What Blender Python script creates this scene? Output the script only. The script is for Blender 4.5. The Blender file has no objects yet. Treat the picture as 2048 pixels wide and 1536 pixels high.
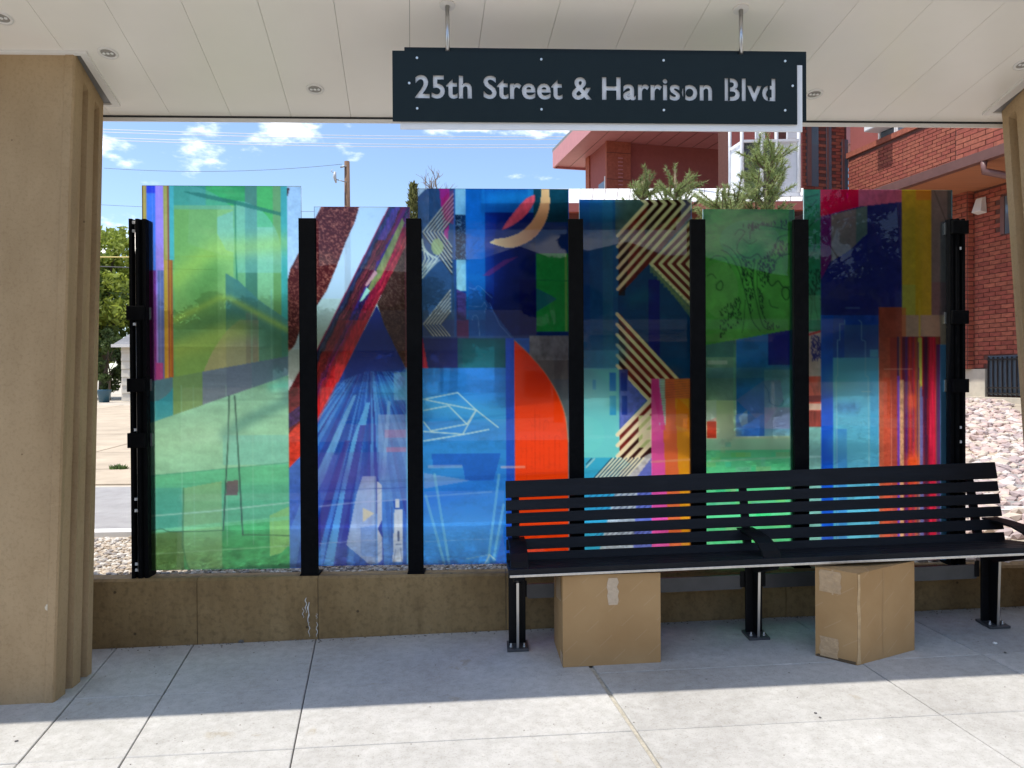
import bpy, bmesh, math, random
import numpy as np
from mathutils import Vector, Matrix, noise as mnoise
random.seed(7)
R = math.radians
scene = bpy.context.scene
C = scene.collection

# ------------------------------------------------------------------ camera
F = 1510.0; ZC = 1.35; S = 0.87
TH = R(2.2); PT = math.atan(10/1510); RO = 0.0055
fw = np.array([math.sin(TH)*math.cos(PT), math.cos(TH)*math.cos(PT), -math.sin(PT)])
r0 = np.array([math.cos(TH), -math.sin(TH), 0.0]); u0 = np.cross(r0, fw)
rt = r0*math.cos(RO)-u0*math.sin(RO); up = u0*math.cos(RO)+r0*math.sin(RO)
CP = np.array([0, 0, ZC])
cam = bpy.data.cameras.new('camera'); cam_o = bpy.data.objects.new('camera', cam); C.objects.link(cam_o)
cam.sensor_width = 36; cam.lens = F/2048*36; cam.clip_start = .05; cam.clip_end = 3000
cam_o.matrix_world = Matrix(((rt[0], up[0], -fw[0], 0), (rt[1], up[1], -fw[1], 0), (rt[2], up[2], -fw[2], ZC), (0, 0, 0, 1)))
scene.camera = cam_o

# ------------------------------------------------------------------ world, sun, exposure
SUN = Vector((-.41, -.092, 1.0)).normalized()
w = bpy.data.worlds.new('World'); scene.world = w; w.use_nodes = True
nt = w.node_tree; nt.nodes.clear(); L = nt.links.new
out = nt.nodes.new('ShaderNodeOutputWorld'); bg = nt.nodes.new('ShaderNodeBackground'); bg.inputs[1].default_value = 0.15
sky = nt.nodes.new('ShaderNodeTexSky'); sky.sky_type = 'NISHITA'; sky.sun_disc = False
sky.sun_elevation = math.asin(SUN.z); sky.sun_rotation = math.atan2(SUN.x, SUN.y); sky.altitude = 1300; sky.air_density = 1.0; sky.dust_density = 1.2; sky.ozone_density = 1.6
tc = nt.nodes.new('ShaderNodeTexCoord')
def wn(t, **k):
    n = nt.nodes.new(t)
    for a, b in k.items(): setattr(n, a, b)
    return n
def wmath(op, a, b=None, c=None):
    n = wn('ShaderNodeMath', operation=op)
    for i, v in enumerate((a, b, c)):
        if v is None: continue
        if isinstance(v, (int, float)): n.inputs[i].default_value = v
        else: L(v, n.inputs[i])
    return n.outputs[0]
mp = wn('ShaderNodeMapping'); mp.inputs['Scale'].default_value = (1, 1, 2.3); mp.inputs['Location'].default_value = (5.1, 1.7, .9); L(tc.outputs['Generated'], mp.inputs[0])
n1 = wn('ShaderNodeTexNoise'); n1.inputs['Scale'].default_value = 7.5; n1.inputs['Detail'].default_value = 9; n1.inputs['Roughness'].default_value = .56; L(mp.outputs[0], n1.inputs['Vector'])
n2 = wn('ShaderNodeTexNoise'); n2.inputs['Scale'].default_value = 1.7; n2.inputs['Detail'].default_value = 3; L(mp.outputs[0], n2.inputs['Vector'])
cov = wmath('ADD', wmath('MULTIPLY', n1.outputs[0], .62), wmath('MULTIPLY', n2.outputs[0], .42))
cr = wn('ShaderNodeMapRange'); cr.interpolation_type = 'SMOOTHSTEP'; cr.inputs[1].default_value = .538; cr.inputs[2].default_value = .625; L(cov, cr.inputs[0])
mixc = wn('ShaderNodeMix', data_type='RGBA'); L(cr.outputs[0], mixc.inputs[0]); L(sky.outputs[0], mixc.inputs[6]); mixc.inputs[7].default_value = (9.0, 9.2, 9.6, 1)
L(mixc.outputs[2], bg.inputs[0]); L(bg.outputs[0], out.inputs[0])

sun = bpy.data.lights.new('sun', 'SUN'); sun.energy = 3.2; sun.angle = R(.53); sun.color = (1, .955, .88)
sun_o = bpy.data.objects.new('sun', sun); C.objects.link(sun_o); sun_o.location = (-6, -4, 14)
sun_o.rotation_euler = SUN.to_track_quat('Z', 'Y').to_euler()
vs = scene.view_settings; vs.view_transform = 'Standard'; vs.look = 'None'; vs.exposure = 0.7; vs.gamma = 1; vs.use_curve_mapping = False
scene.cycles.max_bounces = 10; scene.cycles.transparent_max_bounces = 24; scene.cycles.transmission_bounces = 8; scene.cycles.diffuse_bounces = 5
scene.cycles.caustics_reflective = False; scene.cycles.caustics_refractive = True; scene.cycles.sample_clamp_indirect = 6

# ------------------------------------------------------------------ measuring: from a sighting of the photograph to a point in the place
def ray(px, py): return fw+rt*((px-1024)/F)+up*((768-py)/F)
def on_plane(px, py, n, p0):
    n = np.array(n, float); d = ray(px, py); return CP+d*(np.dot(np.array(p0, float)-CP, n)/np.dot(d, n))
def at_depth(px, py, Y): d = ray(px, py); return CP+d*(Y/d[1])
DW = 4.527*S; FZ = ZC-S*1.576; GX, GY = .0282, .0482
def floor_z(x, y): return FZ+GX*(x+2.289*S)+GY*(y-DW)
def on_floor(px, py): return on_plane(px, py, (-GX, -GY, 1), (0, 0, floor_z(0, 0)))
DB = 4.41*S; ZB = ZC+1.521*S; CS = .197
def ceil_z(y): return ZB+CS*(DB-y)
def on_ceil(px, py): return on_plane(px, py, (0, CS, 1), (0, DB, ZB))

# ------------------------------------------------------------------ materials
def lin(c): return tuple((v/12.92 if v <= .04045 else ((v+.055)/1.055)**2.4) for v in [x/255. for x in c])
MATS = {}
def mat(name, col, rough=.7, metal=0, var=.0, scale=6., col2=None, bump=0., bscale=40., spec=.5, detail=6., coat=0., rand=0., stretch=(1, 1, 1), alpha_glass=None, coord='Object'):
    if name in MATS: return MATS[name]
    m = bpy.data.materials.new(name); m.use_nodes = True; t = m.node_tree; l = t.links.new
    b = t.nodes['Principled BSDF']; b.inputs['Roughness'].default_value = rough; b.inputs['Metallic'].default_value = metal
    b.inputs['Specular IOR Level'].default_value = spec; b.inputs['Coat Weight'].default_value = coat
    b.inputs['Base Color'].default_value = (*col, 1)
    tcn = t.nodes.new('ShaderNodeTexCoord'); mpn = t.nodes.new('ShaderNodeMapping'); mpn.inputs['Scale'].default_value = stretch; l(tcn.outputs[coord], mpn.inputs[0])
    last = None
    if var or col2:
        nz = t.nodes.new('ShaderNodeTexNoise'); nz.inputs['Scale'].default_value = scale; nz.inputs['Detail'].default_value = detail; nz.inputs['Roughness'].default_value = .62; l(mpn.outputs[0], nz.inputs['Vector'])
        rp = t.nodes.new('ShaderNodeValToRGB'); l(nz.outputs[0], rp.inputs[0])
        c2 = col2 or tuple(min(1, c*(1+var)) for c in col); c1 = col if col2 else tuple(c*(1-var) for c in col)
        rp.color_ramp.elements[0].position = .32; rp.color_ramp.elements[1].position = .68
        rp.color_ramp.elements[0].color = (*c1, 1); rp.color_ramp.elements[1].color = (*c2, 1); last = rp.outputs[0]
    if rand:
        oi = t.nodes.new('ShaderNodeObjectInfo'); hv = t.nodes.new('ShaderNodeHueSaturation')
        mr = t.nodes.new('ShaderNodeMapRange'); mr.inputs[3].default_value = 1-rand; mr.inputs[4].default_value = 1+rand; l(oi.outputs['Random'], mr.inputs[0]); l(mr.outputs[0], hv.inputs['Value'])
        if last: l(last, hv.inputs['Color'])
        else: hv.inputs['Color'].default_value = (*col, 1)
        last = hv.outputs[0]
    if last: l(last, b.inputs['Base Color'])
    if bump:
        n3 = t.nodes.new('ShaderNodeTexNoise'); n3.inputs['Scale'].default_value = bscale; n3.inputs['Detail'].default_value = 5; l(mpn.outputs[0], n3.inputs['Vector'])
        bp = t.nodes.new('ShaderNodeBump'); bp.inputs['Strength'].default_value = bump; bp.inputs['Distance'].default_value = .02; l(n3.outputs[0], bp.inputs['Height']); l(bp.outputs[0], b.inputs['Normal'])
    MATS[name] = m; return m

# ------------------------------------------------------------------ mesh building
class MB:
    def __init__(s): s.v = []; s.f = []; s.m = []; s.smooth = []
    def add(s, vs, fs, mi=0, smooth=False):
        o = len(s.v); s.v += [tuple(map(float, q)) for q in vs]
        for q in fs: s.f.append(tuple(i+o for i in q)); s.m.append(mi); s.smooth.append(smooth)
        return s
    def box(s, a, b, mi=0):
        (x0, y0, z0), (x1, y1, z1) = a, b
        return s.add([(x0, y0, z0), (x1, y0, z0), (x1, y1, z0), (x0, y1, z0), (x0, y0, z1), (x1, y0, z1), (x1, y1, z1), (x0, y1, z1)],
                     [(3, 2, 1, 0), (4, 5, 6, 7), (0, 1, 5, 4), (1, 2, 6, 5), (2, 3, 7, 6), (3, 0, 4, 7)], mi)
    def hexa(s, bot, top, mi=0):   # any two quads/ngons, bottom and top
        n = len(bot); return s.add(list(bot)+list(top), [tuple(range(n-1, -1, -1)), tuple(range(n, 2*n))]+[(i, (i+1) % n, (i+1) % n+n, i+n) for i in range(n)], mi)
    def prism(s, poly, axis, a, b, mi=0):   # polygon in the two other axes extruded along axis
        def P(q, t):
            if axis == 'x': return (t, q[0], q[1])
            if axis == 'y': return (q[0], t, q[1])
            return (q[0], q[1], t)
        n = len(poly); vs = [P(q, a) for q in poly]+[P(q, b) for q in poly]
        return s.add(vs, [tuple(range(n)), tuple(range(2*n-1, n-1, -1))]+[(i, i+n, (i+1) % n+n, (i+1) % n) for i in range(n)], mi)
    def tube(s, pts, rad, n=8, mi=0, cap=True):
        pts = [Vector(q) for q in pts]; rads = rad if isinstance(rad, (list, tuple)) else [rad]*len(pts)
        rings = []; prev = None
        for i, p in enumerate(pts):
            d = (pts[min(i+1, len(pts)-1)]-pts[max(i-1, 0)]).normalized()
            a = Vector((0, 0, 1)) if abs(d.z) < .9 else Vector((1, 0, 0))
            if prev is not None: a = prev
            x = d.cross(a).normalized() if d.cross(a).length > 1e-5 else d.orthogonal().normalized(); y = d.cross(x); prev = x.cross(d)*1.0
            rings.append([p+(x*math.cos(2*math.pi*k/n)+y*math.sin(2*math.pi*k/n))*rads[i] for k in range(n)])
        vs = [q for rg in rings for q in rg]; fs = []
        for i in range(len(pts)-1):
            for k in range(n): fs.append((i*n+k, i*n+(k+1) % n, (i+1)*n+(k+1) % n, (i+1)*n+k))
        s.add(vs, fs, mi, True)
        if cap: o = len(s.v)-len(vs); s.f += [tuple(o+k for k in range(n))[::-1], tuple(o+(len(pts)-1)*n+k for k in range(n))]; s.m += [mi, mi]; s.smooth += [False, False]
        return s
    def disc(s, c, nrm, r, h, n=20, mi=0):
        c = Vector(c); d = Vector(nrm).normalized(); return s.tube([c, c+d*h], r, n, mi)
    def build(s, name, mats, parent=None, bevel=0, M=None):
        me = bpy.data.meshes.new(name); me.from_pydata(s.v, [], s.f)
        ms = mats if isinstance(mats, (list, tuple)) else [mats]
        for m in ms: me.materials.append(m)
        if len(ms) > 1: me.polygons.foreach_set('material_index', s.m)
        me.polygons.foreach_set('use_smooth', s.smooth); me.update()
        bm = bmesh.new(); bm.from_mesh(me); bmesh.ops.recalc_face_normals(bm, faces=bm.faces); bm.to_mesh(me); bm.free()
        if M is not None: me.transform(M)
        return link(name, me, parent, bevel)
def link(name, me, parent=None, bevel=0):
    o = bpy.data.objects.new(name, me); C.objects.link(o)
    if parent is not None:
        o.parent = parent; o.matrix_parent_inverse = parent.matrix_world.inverted() if parent.type != 'EMPTY' else Matrix.Translation(-parent.location)
    if bevel:
        b = o.modifiers.new('bevel', 'BEVEL'); b.width = bevel; b.segments = 2; b.limit_method = 'ANGLE'; b.angle_limit = R(40)
    return o
def tag(o, label=None, cat=None, group=None, kind=None):
    if label: o['label'] = label
    if cat: o['category'] = cat
    if group: o['group'] = group
    if kind: o['kind'] = kind
    return o
def thing(name, loc, label, cat, group=None):
    o = bpy.data.objects.new(name, None); C.objects.link(o); o.location = loc; o.empty_display_size = .1
    return tag(o, label, cat, group)
def ico(rng, rad, sub=1):
    bm = bmesh.new(); bmesh.ops.create_icosphere(bm, subdivisions=sub, radius=1)
    vs = [np.array(v.co) for v in bm.verts]; fs = [tuple(v.index for v in f.verts) for f in bm.faces]; bm.free()
    return vs, fs
# ------------------------------------------------------------------ ground
def smooth(a, b, x): t = min(1, max(0, (x-a)/(b-a))); return t*t*(3-2*t)
WT = ZC-1.169*S                       # top of the low wall
def terrain(x, y):
    if y < DW+.08:
        base = floor_z(max(-12, min(12, x)), max(-6, y))-.06
        return base
    k = smooth(-.6, 3.2, x); sl = .034+.056*k; lim = 18+(11.3-18)*k
    z0 = WT-.006+.05*smooth(4.3, 5.2, y)*(1-k)*.0
    z = z0+sl*(min(y, lim)-4.1)
    return z+(.004*mnoise.noise(Vector((x*.8, y*.8, 0))) if y < 40 else 0)
m_ground = mat('dry ground', (.46, .40, .32), .95, var=.25, scale=3, bump=.3, bscale=30)
xs = sorted(set([-400, -200, -100, -60, -40, -30]+list(np.arange(-24, 24.1, .5))+[30, 40, 60, 100, 200, 400]))
ys = sorted(set([-400, -200, -100, -60, -40, -30, -20, -14]+list(np.arange(-10, 3.4, 1.0))+[3.6, 3.9, DW+.075, DW+.085, 4.1]+list(np.arange(4.3, 13, .3))+list(np.arange(13, 30, 1.))+[34, 40, 60, 100, 200, 500]))
g = MB(); g.add([(x, y, terrain(x, y)-(.03 if y < DW+.08 else .0)) for y in ys for x in xs], [(j*len(xs)+i, j*len(xs)+i+1, (j+1)*len(xs)+i+1, (j+1)*len(xs)+i) for j in range(len(ys)-1) for i in range(len(xs)-1)], 0, True)
tag(g.build('ground', m_ground), kind='structure')

def sheet(name, poly_fn, x0, x1, y0, y1, nx, ny, m, lift, kind='structure', parent=None, label=None):
    b = MB(); V = []
    for j in range(ny+1):
        for i in range(nx+1):
            x = x0+(x1-x0)*i/nx; y = y0+(y1-y0)*j/ny; x, y = poly_fn(x, y) if poly_fn else (x, y)
            V.append((x, y, terrain(x, y)+lift))
    b.add(V, [(j*(nx+1)+i, j*(nx+1)+i+1, (j+1)*(nx+1)+i+1, (j+1)*(nx+1)+i) for j in range(ny) for i in range(nx)], 0, True)
    o = b.build(name, m, parent)
    if kind: tag(o, kind=kind)
    return o

# pavement of concrete slabs
def concrete_floor():
    m = bpy.data.materials.new('pavement concrete'); m.use_nodes = True; t = m.node_tree; l = t.links.new; b = t.nodes['Principled BSDF']
    b.inputs['Roughness'].default_value = .82; b.inputs['Specular IOR Level'].default_value = .3
    geo = t.nodes.new('ShaderNodeNewGeometry')
    def nz(sc, det=6, ro=.6):
        n = t.nodes.new('ShaderNodeTexNoise'); n.inputs['Scale'].default_value = sc; n.inputs['Detail'].default_value = det; n.inputs['Roughness'].default_value = ro; l(geo.outputs['Position'], n.inputs['Vector']); return n.outputs[0]
    def ramp(src, p0, c0, p1, c1):
        r = t.nodes.new('ShaderNodeValToRGB'); l(src, r.inputs[0]); r.color_ramp.elements[0].position = p0; r.color_ramp.elements[1].position = p1; r.color_ramp.elements[0].color = (*c0, 1); r.color_ramp.elements[1].color = (*c1, 1); return r.outputs[0]
    def mul(a, bb, fac=1.):
        n = t.nodes.new('ShaderNodeMix'); n.data_type = 'RGBA'; n.blend_type = 'MULTIPLY'; n.inputs[0].default_value = fac; l(a, n.inputs[6]); l(bb, n.inputs[7]); return n.outputs[2]
    c = ramp(nz(2.3, 8, .65), .3, (.42, .402, .372), .7, (.50, .482, .45))
    c = mul(c, ramp(nz(26, 4, .6), .35, (.86, .855, .84), .62, (1, 1, 1)))
    c = mul(c, ramp(nz(140, 2, .5), .30, (.82, .81, .79), .45, (1, 1, 1)))
    c = mul(c, ramp(nz(5.5, 4, .55), .27, (.83, .77, .66), .33, (1, 1, 1)), .75)      # tan splash stains
    c = mul(c, ramp(nz(.9, 5, .6), .38, (.88, .875, .87), .6, (1.06, 1.06, 1.06)))
    c = mul(c, ramp(nz(14, 6, .75), .62, (1, 1, 1), .74, (1.2, 1.2, 1.2)))        # pale scuffs
    c = mul(c, ramp(nz(3.1, 9, .8), .30, (.86, .85, .83), .36, (1, 1, 1)))
    vo = t.nodes.new('ShaderNodeTexVoronoi'); vo.inputs['Scale'].default_value = 5.5; l(geo.outputs['Position'], vo.inputs['Vector'])
    c = mul(c, ramp(vo.outputs['Distance'], .018, (.45, .43, .41), .035, (1, 1, 1)))   # small dark specks
    oi = t.nodes.new('ShaderNodeObjectInfo'); mr = t.nodes.new('ShaderNodeMapRange'); mr.inputs[3].default_value = .95; mr.inputs[4].default_value = 1.04; l(oi.outputs['Random'], mr.inputs[0])
    hv = t.nodes.new('ShaderNodeHueSaturation'); l(mr.outputs[0], hv.inputs['Value']); l(c, hv.inputs['Color']); l(hv.outputs[0], b.inputs['Base Color'])
    n3 = nz(70, 6, .7); bp = t.nodes.new('ShaderNodeBump'); bp.inputs['Strength'].default_value = .25; bp.inputs['Distance'].default_value = .006; l(n3, bp.inputs['Height']); l(bp.outputs[0], b.inputs['Normal'])
    return m
m_slab = concrete_floor()
m_joint = mat('dark joint filler', (.12, .11, .10), .95); m_sand = mat('sandy joint filler', (.45, .41, .33), .95, var=.2, scale=60, bump=.5, bscale=200)
side = thing('sidewalk', (0, 3, floor_z(0, 3)), None, None); tag(side, kind='structure')
JX = [-4.6, -3.85, -3.0, -2.45, -1.885, -1.497, -.872, .422, 1.624, 2.206, 3.4, 4.6]; JD = -.142
ROWS = [DW-.002, 3.375, 2.862, 2.24, 1.6, .9, .2, -.6, -1.5, -2.5]
rng = random.Random(3)
for r in range(len(ROWS)-1):
    for c in range(len(JX)-1):
        ya, yb = ROWS[r+1], ROWS[r]; g = .0017; gl = .0095 if abs(JX[c]-.422) < .01 else .0024; gr = .0095 if abs(JX[c+1]-.422) < .01 else .0024
        def cx(j, y): return JX[j]+(y-DW)*JD
        y0, y1 = ya+g, (yb-g if r else yb)
        q = [(cx(c, y0)+gl, y0), (cx(c+1, y0)-gr, y0), (cx(c+1, y1)-gr, y1), (cx(c, y1)+gl, y1)]
        ctr = np.mean(np.array(q), 0); dz = rng.uniform(-.0012, .0012)
        def P(p, ins, z): v = np.array(p); d = ctr-v; d = d/np.linalg.norm(d)*ins; return (v[0]+d[0], v[1]+d[1], floor_z(v[0]+d[0], v[1]+d[1])+z+dz)
        V = [P(p, 0, -.05) for p in q]+[P(p, 0, -.003) for p in q]+[P(p, .004, 0) for p in q]
        b = MB(); b.add(V, [(0, 1, 5, 4), (1, 2, 6, 5), (2, 3, 7, 6), (3, 0, 4, 7), (4, 5, 9, 8), (5, 6, 10, 9), (6, 7, 11, 10), (7, 4, 8, 11), (8, 9, 10, 11)])
        b.build('slab', m_slab, side)
jb = MB(); jb.add([(x, y, floor_z(x, y)-.012) for x, y in ((-6, -2.6), (6, -2.6), (6, DW), (-6, DW))], [(0, 1, 2, 3)]); jb.build('joint_bed', m_joint, side)
sj = MB(); Y0, Y1 = -2.4, 3.45
for k in range(40):
    y0 = Y0+(Y1-Y0)*k/40; y1 = Y0+(Y1-Y0)*(k+1)/40
    for (y, y_) in ((y0, y1),): sj.add([(.422+(y-DW)*JD-.0098, y, floor_z(.4, y)-.004), (.422+(y-DW)*JD+.0098, y, floor_z(.4, y)-.004), (.422+(y_-DW)*JD+.0098, y_, floor_z(.4, y_)-.004), (.422+(y_-DW)*JD-.0098, y_, floor_z(.4, y_)-.004)], [(0, 1, 2, 3)])
sj.build('joint_sand', m_sand, side)
# litter specks on the slabs
def pebble(name, p, r, m, sq=.6, seed=0):
    rg = random.Random(seed); vs, fs = ICO1; k = [(v*np.array([r*rg.uniform(.8, 1.2), r*rg.uniform(.8, 1.2), r*sq])*(1+.25*(rg.random()-.5)))+np.array(p)+np.array([0, 0, r*sq*.7]) for v in vs]
    return MB().add(k, fs, 0, True).build(name, m)
ICO1 = ico(None, 1, 1)
m_pebw = mat('white stone', (.68, .66, .62), .8, var=.1); m_pebd = mat('dark chip', (.13, .12, .11), .9)
for i, (px, py, r, mm, lab) in enumerate([(1990, 1288, .013, m_pebw, 'small white stone lying on the shaded slabs right of the taped box'), (2010, 1306, .008, m_pebd, 'dark chip of stone on the slabs just behind the white stone'),
        (1631, 1427, .007, m_pebd, 'larger of two dark chips on the sunlit slabs below the taped box'), (1640, 1436, .006, m_pebd, 'smaller of two dark chips on the sunlit slabs below the taped box'), (33, 1483, .007, m_pebd, 'dark chip on the sunlit slab in front of the left pillar'),
        (482, 1284, .016, m_pebd, 'flat dark scrap at the foot of the low concrete wall')]):
    p = on_floor(px, py); tag(pebble('stone_chip', p, r, mm, .5, i), lab, 'stone', 'loose chips on the pavement')

# street behind the viewer
m_asph = mat('asphalt', (.055, .055, .057), .9, var=.18, scale=30, bump=.4, bscale=120)
sheet('street', None, -60, 60, -13.5, -3.2, 30, 6, m_asph, .035)
kb = MB(); kb.box((-60, -3.2, floor_z(0, -3)-.35), (60, -2.52, floor_z(0, -3)-.005)); tag(kb.build('kerb', mat('kerb concrete', (.5, .49, .46), .85, var=.1, scale=8)), kind='structure')
kb = MB(); kb.box((-60, -17, floor_z(0, -6)-.4), (60, -13.5, floor_z(0, -6)+.05)); tag(kb.build('pavement', MATS['kerb concrete']), kind='structure')

# ------------------------------------------------------------------ low retaining wall
def wall_mat():
    m = bpy.data.materials.new('stained board-marked concrete'); m.use_nodes = True; t = m.node_tree; l = t.links.new; b = t.nodes['Principled BSDF']; b.inputs['Roughness'].default_value = .85
    geo = t.nodes.new('ShaderNodeNewGeometry')
    def nz(sc, st=(1, 1, 1), det=6):
        mp = t.nodes.new('ShaderNodeMapping'); mp.inputs['Scale'].default_value = st; l(geo.outputs['Position'], mp.inputs[0]); n = t.nodes.new('ShaderNodeTexNoise'); n.inputs['Scale'].default_value = sc; n.inputs['Detail'].default_value = det; n.inputs['Roughness'].default_value = .65; l(mp.outputs[0], n.inputs['Vector']); return n.outputs[0]
    def ramp(s, p0, c0, p1, c1):
        r = t.nodes.new('ShaderNodeValToRGB'); l(s, r.inputs[0]); e = r.color_ramp.elements; e[0].position = p0; e[1].position = p1; e[0].color = (*c0, 1); e[1].color = (*c1, 1); return r.outputs[0]
    def mul(a, bb): n = t.nodes.new('ShaderNodeMix'); n.data_type = 'RGBA'; n.blend_type = 'MULTIPLY'; n.inputs[0].default_value = 1; l(a, n.inputs[6]); l(bb, n.inputs[7]); return n.outputs[2]
    c = ramp(nz(1.7, (1, 1, .7), 9), .3, (.215, .13, .046), .7, (.32, .215, .095)); c = mul(c, ramp(nz(7, (1.6, 1, .35), 7), .3, (.74, .72, .68), .6, (1, 1, 1))); c = mul(c, ramp(nz(34, (1, 1, 1), 9), .34, (.72, .71, .70), .52, (1, 1, 1))); c = mul(c, ramp(nz(5, (1, 1, 1.4), 9), .62, (1, 1, 1), .76, (1.25, 1.28, 1.34)))
    vo = t.nodes.new('ShaderNodeTexVoronoi'); vo.inputs['Scale'].default_value = 9; l(geo.outputs['Position'], vo.inputs['Vector']); c = mul(c, ramp(vo.outputs['Distance'], .05, (.35, .33, .3), .085, (1, 1, 1)))
    l(c, b.inputs['Base Color']); bp = t.nodes.new('ShaderNodeBump'); bp.inputs['Strength'].default_value = .3; bp.inputs['Distance'].default_value = .01; l(nz(60), bp.inputs['Height']); l(bp.outputs[0], b.inputs['Normal']); return m
m_wall = wall_mat()
lw = thing('retaining_wall', (0, DW, floor_z(0, DW)), 'low stained brown concrete wall under the coloured glass screen', 'wall')
wx = [-6.5, -2.6]+[float(at_depth(p, 1200, DW)[0]) for p in (394, 636, 1012, 1572)]+[3.35, 6.5]
for i in range(len(wx)-1):
    g = .0016; zb = -.5
    pr = [(DW, zb), (DW, WT-.012), (DW+.012, WT), (DW+.10, WT), (DW+.10, zb)]
    MB().prism(pr, 'x', wx[i]+g, wx[i+1]-g).build('wall_section', m_wall, lw)
MB().box((-6.5, DW+.01, -.5), (6.5, DW+.095, WT-.006)).build('joint_core', m_joint, lw)
m_eff = mat('white mineral streak', (.62, .6, .55), .9, var=.2, scale=30)
ef = MB(); rg = random.Random(5)
for (px, y0, y1, wd) in ((612, 1195, 1226, 2.8), (617, 1204, 1250, 3.4), (618.5, 1244, 1273, 1.6), (606.5, 1214, 1236, 1.8), (634, 1244, 1273, 2.2), (633.5, 1226, 1238, 1.4)):
    n = 14; Lp = []; Rp = []
    for k in range(n+1):
        y = y0+(y1-y0)*k/n; a = at_depth(px+1.3*math.sin(k*.9+px)+rg.uniform(-.3, .3), y, DW); hw = wd/F*DW*.5*rg.uniform(.35, 1.1)*math.sin(math.pi*(.12+.8*k/n)); Lp.append((a[0]-hw, DW-.0025, a[2])); Rp.append((a[0]+hw, DW-.0025, a[2]))
    for k in range(n): ef.add([Lp[k], Rp[k], Rp[k+1], Lp[k+1]], [(0, 1, 2, 3)])
tag(ef.build('mineral_streak', m_eff, lw), 'white mineral streaks run down the wall joint')

gr = MB(); rg = random.Random(12); gv, gf = ICO1; gv = np.array(gv)
for k in range(420):
    x = rg.uniform(-1.95, 2.9); y = DW-.002-abs(rg.gauss(0, .022)); r = rg.uniform(.0012, .0038); gr.add((gv*np.array([r*1.3, r, r*.7])+np.array([x, y, floor_z(x, y)+r*.5])).tolist(), gf, 0, True)
for k in range(160):
    x = rg.uniform(-2, 2.6); y = rg.uniform(2.4, 3.9); r = rg.uniform(.0010, .0028); gr.add((gv*np.array([r*1.4, r, r*.6])+np.array([x, y, floor_z(x, y)+r*.4])).tolist(), gf, 0, True)
tag(gr.build('grit', mat('grit', (.16, .14, .115), .95, var=.3, scale=50)), 'dark grit swept along the foot of the low wall', 'grit', kind='stuff')
# ------------------------------------------------------------------ glass screen
GYP = 4.60*S
m_black = mat('black powder coat', (.0045, .0048, .0055), .7, var=.2, scale=30, bump=.05, bscale=200, spec=.04)
m_steel = mat('brushed steel', (.55, .54, .52), .32, 1, var=.12, scale=40, stretch=(1, 1, .1))
m_screw = mat('white plastic fitting', (.75, .75, .73), .5)
def film_material():
    m = bpy.data.materials.new('printed art glass'); m.use_nodes = True; t = m.node_tree; t.nodes.clear(); l = t.links.new
    o = t.nodes.new('ShaderNodeOutputMaterial'); a = t.nodes.new('ShaderNodeAttribute'); a.attribute_name = 'film'
    tr = t.nodes.new('ShaderNodeBsdfTransparent'); rf = t.nodes.new('ShaderNodeBsdfRefraction'); rf.inputs['IOR'].default_value = 1.12; rf.inputs['Roughness'].default_value = .62
    tl = t.nodes.new('ShaderNodeBsdfTranslucent'); gl = t.nodes.new('ShaderNodeBsdfGlossy'); gl.inputs['Roughness'].default_value = .015
    for n in (tr, rf, tl): l(a.outputs['Color'], n.inputs['Color'])
    m1 = t.nodes.new('ShaderNodeMixShader'); m1.inputs[0].default_value = FILM_BLUR; l(tr.outputs[0], m1.inputs[1]); l(rf.outputs[0], m1.inputs[2])
    m2 = t.nodes.new('ShaderNodeMixShader'); m2.inputs[0].default_value = FILM_DIFF; l(m1.outputs[0], m2.inputs[1]); l(tl.outputs[0], m2.inputs[2])
    fr = t.nodes.new('ShaderNodeFresnel'); fr.inputs[0].default_value = 1.42
    m3 = t.nodes.new('ShaderNodeMixShader'); l(fr.outputs[0], m3.inputs[0]); l(m2.outputs[0], m3.inputs[1]); l(gl.outputs[0], m3.inputs[2]); l(m3.outputs[0], o.inputs[0])
    return m
def clear_glass(name, tint=(.93, .97, .95), refl=1.3):
    m = bpy.data.materials.new(name); m.use_nodes = True; t = m.node_tree; t.nodes.clear(); l = t.links.new
    o = t.nodes.new('ShaderNodeOutputMaterial'); tr = t.nodes.new('ShaderNodeBsdfTransparent'); tr.inputs[0].default_value = (*tint, 1); gl = t.nodes.new('ShaderNodeBsdfGlossy'); gl.inputs['Roughness'].default_value = .01
    fr = t.nodes.new('ShaderNodeFresnel'); fr.inputs[0].default_value = refl; mx = t.nodes.new('ShaderNodeMixShader'); l(fr.outputs[0], mx.inputs[0]); l(tr.outputs[0], mx.inputs[1]); l(gl.outputs[0], mx.inputs[2]); l(mx.outputs[0], o.inputs[0]); return m
FILM_BLUR, FILM_DIFF = .80, .10
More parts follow.
